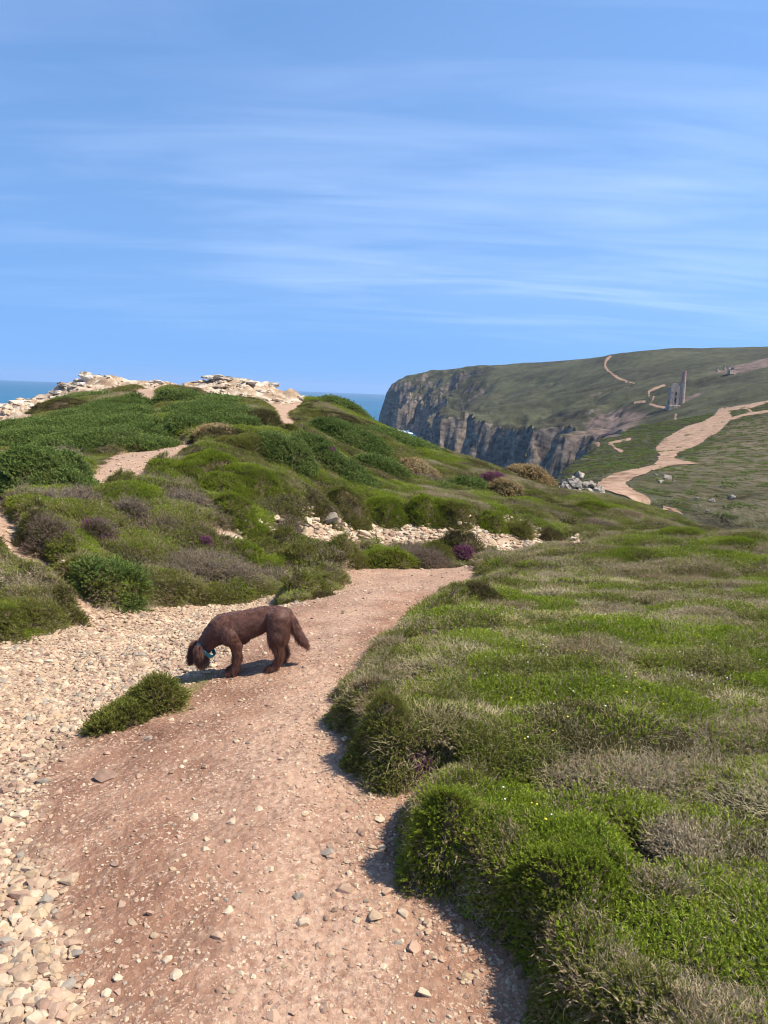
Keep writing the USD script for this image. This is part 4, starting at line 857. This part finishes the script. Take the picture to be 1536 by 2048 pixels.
# single stones that stand out on the path
for px, py, w, tone, lab in ((652, 1707, 0.027, 'grey', 'blue grey stone lying alone in the middle of the red path'), (850, 1994, 0.022, 'pale', 'small white stone alone on the path near the bottom edge'), (213, 1555, 0.052, 'brown', 'flat brown slab half sunk in the red path'), (212, 1392, 0.028, 'grey', 'dark grey stone in the stony channel left of the grass tussock'),
                            (465, 1643, 0.022, 'pale', 'pale pink pointed stone left of the path centre'), (136, 1764, 0.034, 'buff', 'square buff stone at the edge of the stony strip'), (760, 1640, 0.020, 'pale', 'pale stone beside the heather overhang'), (762, 1698, 0.022, 'buff', 'small buff stone by the dark shadow of the heather'),
                            (285, 1332, 0.06, 'ochre', 'ochre stone with a dark hollow in the channel left of the dog'), (90, 1565, 0.036, 'grey', 'rounded grey stone beside the red path edge'), (690, 1478, 0.02, 'pale', 'small pale stone at the shaded path edge')):
    c = cast([(px, py)], near_z, 0.8, 20, 1500)[0]
    v, f = stone_mesh(px, 15, 0.5, 1.3)
    tag(obj('stone', (v @ euler(np.random.default_rng(px), 0.15).T * w + c + [0, 0, w * 0.12], f), STONES[tone]), lab, 'stone')
# ------------------------------------------------------------------ single bushes and mounds
def bush(px, py, wpx, hpx, c, label, nm, cat, Y=None, group=None, dens=1.0, asp=0.75, fine=1.0, flowers=None, pw=2.6):
    """A domed bush whose foot is at a picture point; a dark inner mound with foliage all over it."""
    c0 = at_y(px, py, Y) if Y else cast([(px, py)], near_z, 1.0, 60, 1500)[0]
    _, dep = project(c0[None]); m_ = dep[0] / FPX
    rx, h = wpx / 2 * m_ * 1.08, hpx * m_ * 0.62; ry = rx * asp
    cy0 = c0[1] + ry * 0.6; cx0 = c0[0] * (cy0 / c0[1]); gz = near_1(cx0, cy0)
    #h = max(h - (gz - near_1(c0[0], c0[1])) * 0.4, 0.6 * h)
    s_ = (max(dep[0], 2.6) / 3) ** 0.40 * fine * 0.85
    r_ = np.random.default_rng(int(px * 3 + py))
    t = thing(nm, label, cat, (cx0, cy0, gz), 0, None, group)
    area = np.pi * rx * ry + np.pi * (rx + ry) * h * 0.9
    n = int(np.clip(area / (0.085 * s_) ** 2 * 1.25 * dens, 25, 5000))
    ph0 = r_.uniform(0, 6.28)
    def outline(a): return 1 + 0.30 * (meshkit.fbm(np.column_stack([np.cos(a) * 1.3 + px, np.sin(a) * 1.3 + py, a * 0]), 3, 4) - 0.5) * 2
    def surf(rho, a, k=1.0):
        """A dome lying on the slope; the top bulges and dips, the sides round over towards the ground."""
        o = outline(a); x, y = rx * rho * o * np.cos(a), ry * rho * o * np.sin(a)
        lump = 0.75 + 0.6 * (meshkit.fbm(np.column_stack([x, y, x * 0]) / (0.35 * rx + 0.08) + px, 3, 6) - 0.1)
        prof = np.clip(1 - rho ** pw, 0, 1) ** 0.62
        return np.column_stack([x, y, near_z(cx0 + x, cy0 + y) - gz + h * k * prof * lump - 0.02])
    nr, na = 14, 40
    rho = np.linspace(0, 1, nr) ** 0.8; aa = np.linspace(0, 2 * np.pi, na, endpoint=False)
    RH, AA = np.meshgrid(rho, aa, indexing='ij')
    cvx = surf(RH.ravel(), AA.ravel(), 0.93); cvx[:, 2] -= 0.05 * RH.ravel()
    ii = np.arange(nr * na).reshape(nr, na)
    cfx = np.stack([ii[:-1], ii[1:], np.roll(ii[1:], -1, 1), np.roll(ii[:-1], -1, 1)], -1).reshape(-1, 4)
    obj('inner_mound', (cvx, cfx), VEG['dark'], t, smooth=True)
    k = np.arange(n) + 0.5; rr_ = np.sqrt(k / n); rr_ = np.where(r_.random(n) < 0.3, 1 - 0.12 * r_.random(n), rr_); ph = np.pi * (1 + 5 ** 0.5) * k + r_.normal(0, 0.3, n)
    p = surf(rr_, ph); e_ = 0.02
    pa, pb = surf(np.clip(rr_ - e_, 0, 1), ph), surf(rr_, ph + 0.03)
    nn = np.cross(p - pa, pb - p); nn *= np.sign(nn[:, 2:3] + 1e-9); nn /= np.linalg.norm(nn, axis=1, keepdims=True) + 1e-12; nn[:, 2] += 0.45
    cc = np.where(r_.random(n) < 0.85, c, 'mid').astype('<U8')
    kinds = [c, 'mid']
    if flowers: kinds.append(flowers); cc[r_.random(n) < 0.10] = flowers
    protos = [((v_, f_), tp, VEG[kk]) for kk in kinds for v_, f_, tp in PROTO[kk]]
    ix = np.array([kinds.index(x) * 3 for x in cc]) + r_.integers(0, 3, n)
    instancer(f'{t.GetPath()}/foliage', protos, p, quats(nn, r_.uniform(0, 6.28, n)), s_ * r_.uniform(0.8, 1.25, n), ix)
    return t
bush(60, 1012, 235, 108, 'gorse', 'large dark green spiny gorse bush at the left edge beside the upper track', 'gorse_bush', 'bush', Y=10.6)
bush(215, 1160, 120, 36, 'gorse', 'bluish green gorse bush low on the bank right of the side track', 'gorse_bush', 'bush')
bush(1062, 992, 86, 44, 'tan', 'dried yellow brown gorse bush on the ridge left of the rock outcrop', 'dead_gorse_bush', 'bush', Y=27)
bush(836, 950, 70, 32, 'tan', 'tan dead gorse patch in the middle of the ridge slope', 'dead_gorse_bush', 'bush')
bush(1010, 985, 50, 26, 'tan', 'small tan dead gorse below the pink heather on the ridge', 'dead_gorse_bush', 'bush')
bush(663, 922, 30, 26, 'purple', 'magenta flowering heather clump in mid slope of the ridge', 'flowering_heather', 'plant')
bush(988, 962, 34, 20, 'purple', 'bright pink flowering heather near the ridge line', 'flowering_heather', 'plant')
bush(928, 1118, 26, 26, 'purple', 'purple heather low on the mound by the end of the path', 'flowering_heather', 'plant', flowers='mauve')
bush(413, 1092, 14, 26, 'purple', 'thin purple heather left of the pale scree patch', 'flowering_heather', 'plant', flowers='mauve', fine=0.45)
bush(98, 1100, 84, 52, 'mauve', 'greyish mauve withered heather beside the side track', 'withered_heather', 'plant')
bush(195, 1075, 45, 50, 'mauve', 'mauve grey heather tuft on the left bank with purple tips', 'withered_heather', 'plant', flowers='purple')
bush(265, 1035, 40, 40, 'mauve', 'faded mauve heather streak higher on the left bank', 'withered_heather', 'plant')
bush(66, 1072, 60, 44, 'dark', 'dark brown dry heather bush above the side track', 'dry_heather_bush', 'plant')
for px, py, w, h, c, lab in (
    (485, 1054, 120, 58, 'green', 'rounded bright green mound above the left scree patch'), (700, 1048, 80, 50, 'mid', 'green brown mound overhanging the pale scree at its left'), (775, 1046, 80, 48, 'green', 'green mound overhanging the middle of the scree'),
    (855, 1048, 80, 46, 'green', 'green mound overhanging the scree right of centre'), (905, 1052, 70, 40, 'mid', 'dull green mound at the right of the overhanging row'), (640, 1044, 46, 44, 'dark', 'dark mound between the two scree patches'), (985, 1060, 60, 34, 'green', 'small green mound right end of the scree'),
    (700, 1128, 70, 50, 'mid', 'mid green mound left of the mounds at the path end'), (770, 1134, 100, 62, 'green', 'broad green mound right behind the path end'), (845, 1137, 90, 52, 'mauve', 'greyish mauve mound between green ones behind the path end'), (880, 1132, 60, 46, 'mid', 'mid green mound at the right of the path end'),
    (925, 1098, 90, 36, 'dark', 'dark green mound below the right part of the scree'), (520, 1140, 90, 40, 'green', 'green mound below the left scree patch'), (600, 1120, 60, 44, 'mid', 'mid green mound beside the scree corner'),
    (1040, 1075, 50, 44, 'mid', 'mid green mound beyond the last scree notch'), (1105, 1086, 50, 30, 'dark', 'dark mound at the far right end of the scree')):
    bush(px, py, w, h, c, lab, 'heather_mound', 'plant')
GH = 'green gorse cushions covering the left hill'
for px, py, w, h, lab in ((60, 893, 170, 46, 'green gorse cushion at the left edge just above the big spiny bush'), (160, 898, 150, 50, 'green gorse cushion above the flat turf, lowest row middle'), (250, 893, 140, 50, 'green gorse cushion in the lowest row beside the upper track'), (130, 868, 170, 36, 'green gorse cushion in the second row left'), (220, 862, 160, 38, 'green gorse cushion in the second row middle'), (285, 872, 80, 36, 'green gorse cushion touching the bend of the upper track'),
                          (190, 838, 150, 30, 'green gorse cushion in the third row below the rocks'), (260, 842, 90, 30, 'green gorse cushion left of the narrow track neck'), (120, 848, 110, 26, 'green gorse cushion in the third row, left end'), (235, 818, 110, 24, 'green gorse cushion in the top row under the rocks'), (40, 862, 100, 28, 'green gorse cushion at the left edge under the low pale rocks'), (270, 806, 40, 22, 'small dark gorse cushion at the head of the upper track')):
    bush(px, py, w * 1.2, h * 0.8, 'gorse', lab, 'gorse_cushion', 'bush', group=GH, dens=0.8)
GR = 'green gorse cushions between the two hill tracks'
for px, py, w, h, lab in ((352, 800, 74, 28, 'domed gorse cushion right of the upper track head, near the crest'), (395, 850, 150, 40, 'broad smooth gorse cushion in the middle between the tracks'), (350, 868, 90, 42, 'gorse cushion right of the narrow track neck'), (440, 848, 130, 34, 'smooth gorse cushion right of the broad one'), (410, 826, 130, 26, 'gorse cushion behind the broad one, below the crest rocks'), (465, 834, 70, 22, 'small gorse cushion nearest the second track'), (490, 850, 70, 24, 'low gorse cushion beside the dark heather of the second track')):
    bush(px, py, w * 1.15, h * 0.85, 'gorse', lab, 'gorse_cushion', 'bush', group=GR, dens=0.8)
for px, py, w, h, c, lab in ((120, 822, 120, 22, 'dark', 'dark heather below the white rocks at left'), (525, 850, 70, 46, 'dark', 'dark heather mound left of the second track'), (460, 880, 110, 26, 'dark', 'dark brown heather below the gorse cushions'), (430, 868, 60, 20, 'tan', 'yellowish gorse at the foot of the green cushions'),
    (630, 836, 60, 14, 'mid', 'green mound right of the second track'), (670, 846, 90, 16, 'dark', 'dark heather below the ridge top'), (700, 888, 130, 48, 'gorse', 'wide bluish green gorse patch under the ridge top'), (630, 900, 90, 40, 'gorse', 'bluish gorse patch left of the wide one'), (770, 945, 90, 34, 'gorse', 'loose green gorse beside the tan dead gorse'),
    (690, 958, 110, 30, 'gorse', 'long low green gorse patch in mid slope'), (505, 905, 120, 40, 'mid', 'olive gorse and heather mound right of the track'), (600, 880, 70, 30, 'mid', 'olive mound near the second track end'), (570, 920, 120, 50, 'gorse', 'dark green gorse mound in the saddle'), (455, 985, 170, 60, 'green', 'bright green heather dome above the bank'),
    (940, 975, 60, 22, 'gorse', 'low green gorse left of the small tan gorse'), (1185, 1020, 60, 20, 'green', 'bright green cushion on the ridge right of the outcrop'), (1360, 1070, 90, 22, 'green', 'vivid green low bush where the ridge runs out'), (1470, 1092, 70, 18, 'green', 'vivid green low bush at the right end of the ridge')):
    bush(px, py, w, h, c, lab, 'scrub_mound', 'bush', dens=0.9)
# the overhanging edge of the heath and the near left
for px, py, w, h, c, lab in ((750, 1510, 110, 110, 'mid', 'dark bulging heather clump overhanging the path beside its shadow'), (880, 1730, 120, 120, 'green', 'bright green heather clump over the lower path edge'), (1120, 1790, 200, 110, 'green', 'broad green cushion left of the dark burrow'), (735, 1385, 100, 75, 'dry', 'grey brown heather clump on the upper path edge'), (770, 1300, 70, 40, 'dry', 'small dry heather tuft jutting over the path edge'), (965, 1195, 80, 34, 'dark', 'dark bush with black base on the heath edge far up the path')):
    bush(px, py, w, h, c, lab, 'heather_clump', 'plant', fine=0.85)
bush(50, 1232, 170, 22, 'mid', 'heather mound in the left corner between the two stony tracks', 'heather_mound', 'plant')
bush(20, 1262, 110, 26, 'green', 'bright green heather at the left edge above the stones', 'heather_mound', 'plant')
bush(140, 1238, 60, 40, 'dark', 'dark heather end of the left corner mound', 'heather_mound', 'plant')
bush(615, 1195, 90, 26, 'dark', 'low heather strip between the channel and the path', 'heather_strip', 'plant', flowers='dry')
bush(655, 1178, 60, 20, 'grass', 'grassy end of the low strip beside the path', 'heather_strip', 'plant')
bush(836, 1522, 26, 18, 'purple', 'small magenta heather flowers in the alcove of the heath edge beside the path', 'flowering_heather', 'plant', fine=0.5, flowers='mid')
bush(1322, 1790, 110, 50, 'dry', 'grey dead twigs heaped beside the dark burrow in the heath', 'dead_heather', 'plant', fine=0.9)
# ------------------------------------------------------------------ the dog
DY = at_z(500, 1343, near_1(-0.75, 4.36))[1] + 0.02
def zp(zx, zy, dy=0.0):
    """A point of the dog's body, on the plane of its spine moved by dy away from the viewer."""
    return at_y(320 + zx / 4.267, 1180 + zy / 4.267, DY + dy)
_, _dd = project(zp(700, 300)[None]); ZS = _dd[0] / FPX / 4.267
sphere = trimesh.creation.icosphere(3, 1.0)
def ball(p, rad): return man(trimesh.Trimesh(sphere.vertices * rad + p, sphere.faces))
def chain(pts):
    out = []
    bs = [ball(zp(x, y, dy), rr * ZS) for x, y, dy, rr in pts]
    for a, b in zip(bs[:-1], bs[1:]): out.append(m3.Manifold.batch_hull([a, b]))
    return out
parts = []
parts += chain([(560, 325, 0, 128), (680, 312, 0, 134), (800, 275, 0, 116), (920, 235, 0, 98), (1015, 230, 0, 92)])           # trunk
parts += chain([(590, 385, 0, 92), (700, 385, 0, 78)])                                                                        # deep chest
parts += chain([(545, 325, 0, 124), (450, 395, 0.0, 90), (385, 470, 0.0, 70), (345, 525, 0.0, 62)])                              # neck to skull
parts += chain([(345, 525, 0.0, 60), (354, 590, 0.0, 42), (364, 632, 0.0, 33)])                                                  # muzzle
parts += chain([(600, 380, -0.055, 92), (652, 455, -0.062, 50), (662, 560, -0.062, 31), (648, 650, -0.062, 25), (622, 700, -0.062, 29), (590, 714, -0.062, 24)])   # near fore leg
parts += chain([(590, 380, 0.055, 88), (640, 465, 0.060, 46), (652, 560, 0.060, 30), (640, 640, 0.060, 25), (615, 668, 0.062, 28), (590, 675, 0.062, 24)])           # far fore leg
parts += chain([(1010, 250, -0.045, 100), (1000, 360, -0.06, 84), (985, 450, -0.065, 50), (1018, 545, -0.065, 31), (990, 630, -0.065, 25), (955, 664, -0.065, 27), (915, 670, -0.065, 22)])   # near hind leg
parts += chain([(1020, 260, 0.045, 96), (1020, 370, 0.055, 76), (1030, 450, 0.06, 48), (1072, 525, 0.06, 28), (1042, 600, 0.06, 23), (1010, 632, 0.06, 25), (975, 638, 0.06, 21)])               # far hind leg
parts += chain([(1070, 200, 0, 52), (1120, 260, 0, 38), (1165, 350, 0, 36), (1215, 430, 0, 34), (1250, 470, 0, 18)])               # tail
bodym = m3.Manifold.batch_boolean(parts, m3.OpType.Add).refine_to_length(0.012)
mm = bodym.to_mesh(); bt = trimesh.Trimesh(np.array(mm.vert_properties[:, :3]), np.array(mm.tri_verts)); bt.merge_vertices()
trimesh.smoothing.filter_taubin(bt, 0.5, 0.53, 14)
bv = np.array(bt.vertices); bn = np.array(bt.vertex_normals)
bv = bv + bn * ((meshkit.fbm(bv * 38, 3, 5) - 0.5) * 0.010)[:, None]
coat = M('dog_coat', {'geo': ('geometry', {}), 'n': ('noise_texture', {'scale': 55.0, 'detail': 4.0}), 'r': ('rgb_ramp', {'ramp': [(0.35, (0.075, 0.028, 0.016)), (0.65, (0.15, 0.062, 0.037))]}), 'p': ('principled_bsdf', {'roughness': 0.55, 'specular_ior_level': 0.3, 'sheen_weight': 0.2})},
         [('geo.position', 'n.vector'), ('n.fac', 'r.fac'), ('r.color', 'p.base_color')], 'p.BSDF')
def hairmat(nm, a, b):
    return M(nm, {'hi': ('hair_info', {}), 'r': ('rgb_ramp', {'ramp': [(0.0, a), (1.0, b)]}), 'ad': ('geometry', {}), 'n': ('noise_texture', {'scale': 26.0, 'detail': 2.0}), 'm1': ('math', {'math_type': 'multiply_add', 'value2': 0.6}), 'm2': ('math', {'math_type': 'multiply', 'value2': 0.45}), 'p': ('principled_bsdf', {'roughness': 0.42, 'specular_ior_level': 0.45})},
             [('ad.position', 'n.vector'), ('n.fac', 'm1.value1'), ('hi.intercept', 'm2.value1'), ('m2.value', 'm1.value3'), ('m1.value', 'r.fac'), ('r.color', 'p.base_color')], 'p.BSDF')
fur_mat = hairmat('dog_fur', (0.085, 0.031, 0.017), (0.235, 0.098, 0.056)); tan_fur = hairmat('dog_beard', (0.16, 0.085, 0.045), (0.40, 0.26, 0.15))
dog = thing('dog', 'brown long haired spaniel sniffing the ground beside the grass tussock on the path', 'dog')
body = obj('body', (bv, np.array(bt.faces)), coat, dog, smooth=True)
rd = np.random.default_rng(4)
def fur(parent, name, tm, n, length, width, flow, lift, mat, droop=0.3, jitter=0.25):
    pts, fi = trimesh.sample.sample_surface(tm, n, seed=11); nn = tm.face_normals[fi]
    fl = flow(pts, nn); fl = fl - nn * (fl * nn).sum(1, keepdims=True); fl /= np.linalg.norm(fl, axis=1, keepdims=True) + 1e-9
    L = (length(pts) if callable(length) else np.full(n, length)) * rd.uniform(0.6, 1.2, n)
    clump = (meshkit.noise(pts * 70, 3)[:, None] - 0.5) * np.array([[1, 0, 0]]) + (meshkit.noise(pts * 70, 4)[:, None] - 0.5) * np.array([[0, 1, 0.6]])
    d = fl + nn * lift + clump * 0.7 + rd.normal(0, jitter, (n, 3)); d /= np.linalg.norm(d, axis=1, keepdims=True)
    ts = np.array([-0.05, 0.35, 0.7, 1.0])
    P = pts[:, None] + d[:, None] * (L[:, None] * ts)[..., None] - np.array([0, 0, 1.0]) * (droop * L[:, None] * np.maximum(ts, 0) ** 2)[..., None]
    c = UsdGeom.BasisCurves.Define(stage, path_of(name, parent))
    c.CreateTypeAttr('linear'); c.CreateWrapAttr('nonperiodic')
    c.CreateCurveVertexCountsAttr(Vt.IntArray.FromNumpy(np.full(n, 4, np.int32)))
    c.CreatePointsAttr(Vt.Vec3fArray.FromNumpy(P.reshape(-1, 3).astype(np.float32)))
    c.CreateWidthsAttr(Vt.FloatArray.FromNumpy((np.tile([1.0, 0.85, 0.6, 0.15], n) * width).astype(np.float32))); c.SetWidthsInterpolation('vertex')
    UsdShade.MaterialBindingAPI.Apply(c.GetPrim()).Bind(mat)
    return c.GetPrim()
btm = trimesh.Trimesh(bv, bt.faces, process=False)
tail0, tail1 = zp(1090, 230), zp(1260, 480); headp = zp(352, 560); tdir = (tail1 - tail0) / np.linalg.norm(tail1 - tail0)
hind, fore = zp(1000, 400), zp(640, 500)
def flow(p, n_):
    f = np.tile([0.75, 0.0, -0.65], (len(p), 1))
    t = sstep((p - tail0) @ tdir, 0.0, 0.03)[:, None]
    leg = sstep(p[:, 2], zp(700, 460)[2], zp(700, 540)[2])[:, None]
    f = f * (1 - leg) + np.array([0.15, 0, -1.0]) * leg
    return f * (1 - t) + (tdir + [0, 0, -0.25]) * t
def flen(p):
    pz = p[:, 2]
    low_ = sstep(pz, zp(700, 430)[2], zp(700, 520)[2])
    t = sstep((p - tail0) @ tdir, 0.0, 0.03)
    thigh = np.exp(-(((p[:, 0] - zp(1075, 380)[0]) / 0.03) ** 2 + ((pz - zp(1075, 380)[2]) / 0.05) ** 2))
    return (0.011 * (1 - low_) + 0.0025 * low_) * (1 - t) + 0.030 * t + 0.006 * thigh
fur(body, 'fur', btm, 42000, flen, 0.0011, flow, 0.24, fur_mat)
# ears, nose, eyes, collar, beard
def flap(pts, half, nm):
    """A hanging ear: a thick leaf along the given points."""
    hs = []
    for (x, y, dy), hw in zip(pts, half):
        s = trimesh.creation.icosphere(2, 1.0); v = np.array(s.vertices) * [hw * ZS, 0.010, hw * ZS] + zp(x, y, dy); hs.append(man(trimesh.Trimesh(v, s.faces)))
    mmn = m3.Manifold.batch_boolean([m3.Manifold.batch_hull([a, b]) for a, b in zip(hs[:-1], hs[1:])], m3.OpType.Add).refine_to_length(0.01).to_mesh()
    t = trimesh.Trimesh(np.array(mmn.vert_properties[:, :3]), np.array(mmn.tri_verts)); t.merge_vertices(); trimesh.smoothing.filter_taubin(t, 0.5, 0.53, 6)
    e = obj(nm, (np.array(t.vertices), np.array(t.faces)), coat, dog, smooth=True)
    fur(e, 'ear_hair', t, 5000, 0.034, 0.0013, lambda p, n_: np.tile([0.0, 0, -1.0], (len(p), 1)), 0.25, fur_mat, 0.2)
flap([(310, 455, 0.045), (283, 500, 0.05), (272, 550, 0.05), (262, 590, 0.05)], [26, 30, 26, 14], 'ear')
flap([(338, 492, -0.056), (336, 535, -0.062), (332, 580, -0.060), (330, 606, -0.056)], [20, 27, 24, 11], 'ear')
nm_ = M('dog_nose', {'p': ('principled_bsdf', {'base_color': (0.02, 0.012, 0.010), 'roughness': 0.3})}, [], 'p.BSDF')
s = trimesh.creation.icosphere(3, 1.0); obj('nose', (np.array(s.vertices) * [0.016, 0.014, 0.011] + zp(352, 664), s.faces), nm_, dog, smooth=True)
for dy in (-0.040, 0.040):
    obj('eye', (np.array(s.vertices) * 0.008 + zp(322, 575, dy), s.faces), nm_, dog, smooth=True)
mz = trimesh.creation.icosphere(3, 1.0); mz.vertices = np.array(mz.vertices) * [46 * ZS, 0.040, 40 * ZS] + zp(364, 612)
fur(body, 'beard', mz, 1500, 0.026, 0.0016, lambda p, n_: np.tile([0.05, 0, -1.0], (len(p), 1)), 0.3, tan_fur, 0.2)
ca, cb = zp(345, 445), zp(448, 548); cc_ = (ca + cb) / 2; ax = np.array([cb[2] - ca[2], 0, -(cb[0] - ca[0])]); ax /= np.linalg.norm(ax)
R0_ = np.linalg.norm(cb - ca) / 2 * 1.20
prof = np.array([(R0_, -0.011), (R0_ + 0.004, -0.011), (R0_ + 0.004, 0.011), (R0_, 0.011), (R0_, -0.011)])
cv, cf = lathe(prof, 48); T_ = trimesh.geometry.align_vectors([0, 0, 1], ax)[:3, :3]
col_mat = M('collar_teal', {'geo': ('geometry', {}), 'w': ('noise_texture', {'scale': 90.0, 'detail': 2.0}), 'r': ('rgb_ramp', {'ramp': [(0.4, (0.012, 0.17, 0.18)), (0.6, (0.03, 0.30, 0.31))]}), 'p': ('principled_bsdf', {'roughness': 0.5})}, [('geo.position', 'w.vector'), ('w.fac', 'r.fac'), ('r.color', 'p.base_color')], 'p.BSDF')
cv = cv * [1, 0.0 + 1.0, 1]
obj('collar', (cv @ T_.T * np.array([1, 1, 1]) + cc_, cf), col_mat, dog, smooth=30)
met = M('buckle_metal', {'p': ('principled_bsdf', {'base_color': (0.7, 0.7, 0.7), 'metallic': 1.0, 'roughness': 0.25})}, [], 'p.BSDF')
tb = trimesh.creation.torus(0.011, 0.0022, 24, 8); tb.apply_transform(trimesh.transformations.rotation_matrix(np.pi / 2, [1, 0, 0])); tb.apply_translation(cc_ + [0.0, -R0_ - 0.008, -0.004]); obj('buckle', tb, met, dog, smooth=True)

# the tussock in front of the dog
bush(308, 1428, 112, 98, 'mid', 'largest dark green grass tussock in front of the dog on the channel edge', 'grass_tussock', 'grass', asp=0.9)
bush(252, 1455, 92, 80, 'mid', 'middle grass tussock with a dark hollow beneath, left of the largest', 'grass_tussock', 'grass', asp=0.9)
bush(212, 1462, 52, 50, 'mid', 'small leftmost grass tussock at the tip of the low ridge', 'grass_tussock', 'grass', asp=0.9)
r_ = np.random.default_rng(8); n = 260
q = np.column_stack([r_.uniform(-0.16, 0.16, n) + at_y(365, 1360, 4.2)[0], r_.uniform(3.85, 4.45, n)]); q = q[np.abs(q[:, 0] - at_y(365, 1360, 4.2)[0]) < 0.13]
k = len(q)
sod = instancer(path_of('low_turf'), [((v, f), t, VEG['grass']) for v, f, t in PROTO['grass']], np.column_stack([q, near_z(q[:, 0], q[:, 1])]), quats(np.tile([0, 0, 1.0], (k, 1)), r_.uniform(0, 6.28, k)), r_.uniform(0.25, 0.5, k), r_.integers(0, 3, k))
tag(sod, 'thin worn turf between the tussock and the nose of the dog', 'grass', None, 'stuff')
for c, (nm, lab) in NAMES.items():
    mk = (cls == CLASSES.index(c)) & ~DONE
    if mk.any():
        o = instancer(path_of(nm), [((v, f), t, VEG[c]) for v, f, t in PROTO[c]], cand[mk] if False else np.column_stack([cand[mk], zz[mk]]), Q[mk], sc3[mk], rng.integers(0, 3, mk.sum()))
        tag(o, lab, 'ground cover', None, 'stuff')

# small flowers in the heath
for nm, colr, n, lab, sz in (('yellow_flower', (0.75, 0.55, 0.02), 110, 'tiny yellow flowers sprinkled over the right hand heath', 0.0042), ('white_flower', (0.75, 0.74, 0.66), 110, 'tiny white flowers sprinkled over the right hand heath', 0.0036)):
    fm = M(nm, {'p': ('principled_bsdf', {'base_color': colr, 'roughness': 0.7})}, [], 'p.BSDF')
    q = np.column_stack([rng.uniform(0.4, 6.5, 9 * n), 1.6 + 9 * rng.random(9 * n) ** 1.4]); q = q[is_right(q) & (db_f(q[:, ::-1]) < -0.1) & (np.abs(q[:, 0]) < 0.52 * q[:, 1])]
    q = q[meshkit.noise(np.column_stack([q * 0.8, q[:, :1] * 0]), 5) > 0.45][:n]; k = len(q)
    fl = trimesh.creation.icosphere(1, 1.0)
    tag(instancer(path_of(nm), [((np.array(fl.vertices) * [1, 1, 0.6], fl.faces), None, fm)], np.column_stack([q, near_z(q[:, 0], q[:, 1]) + 0.045]), quats(np.tile([0, 0, 1.0], (k, 1)), np.zeros(k)), sz * (0.7 + 0.5 * rng.random(k)), np.zeros(k, int)), lab, 'flowers', None, 'stuff')
# ------------------------------------------------------------------ sea air
haze_mat = usdkit.material(stage, '/World/Looks/haze', {'v': ('principled_volume', {'color': (0.66, 0.80, 1.0), 'density': 0.000065, 'anisotropy': 0.3})}, [], volume='v.volume')
hz = trimesh.creation.cylinder(13500, 150, sections=64); hz.apply_translation((0, 0, SEA - 4 + 75))
tag(obj('haze', hz, haze_mat), 'thin blue sea air between the viewer and the far cliffs', 'haze', None, 'stuff')
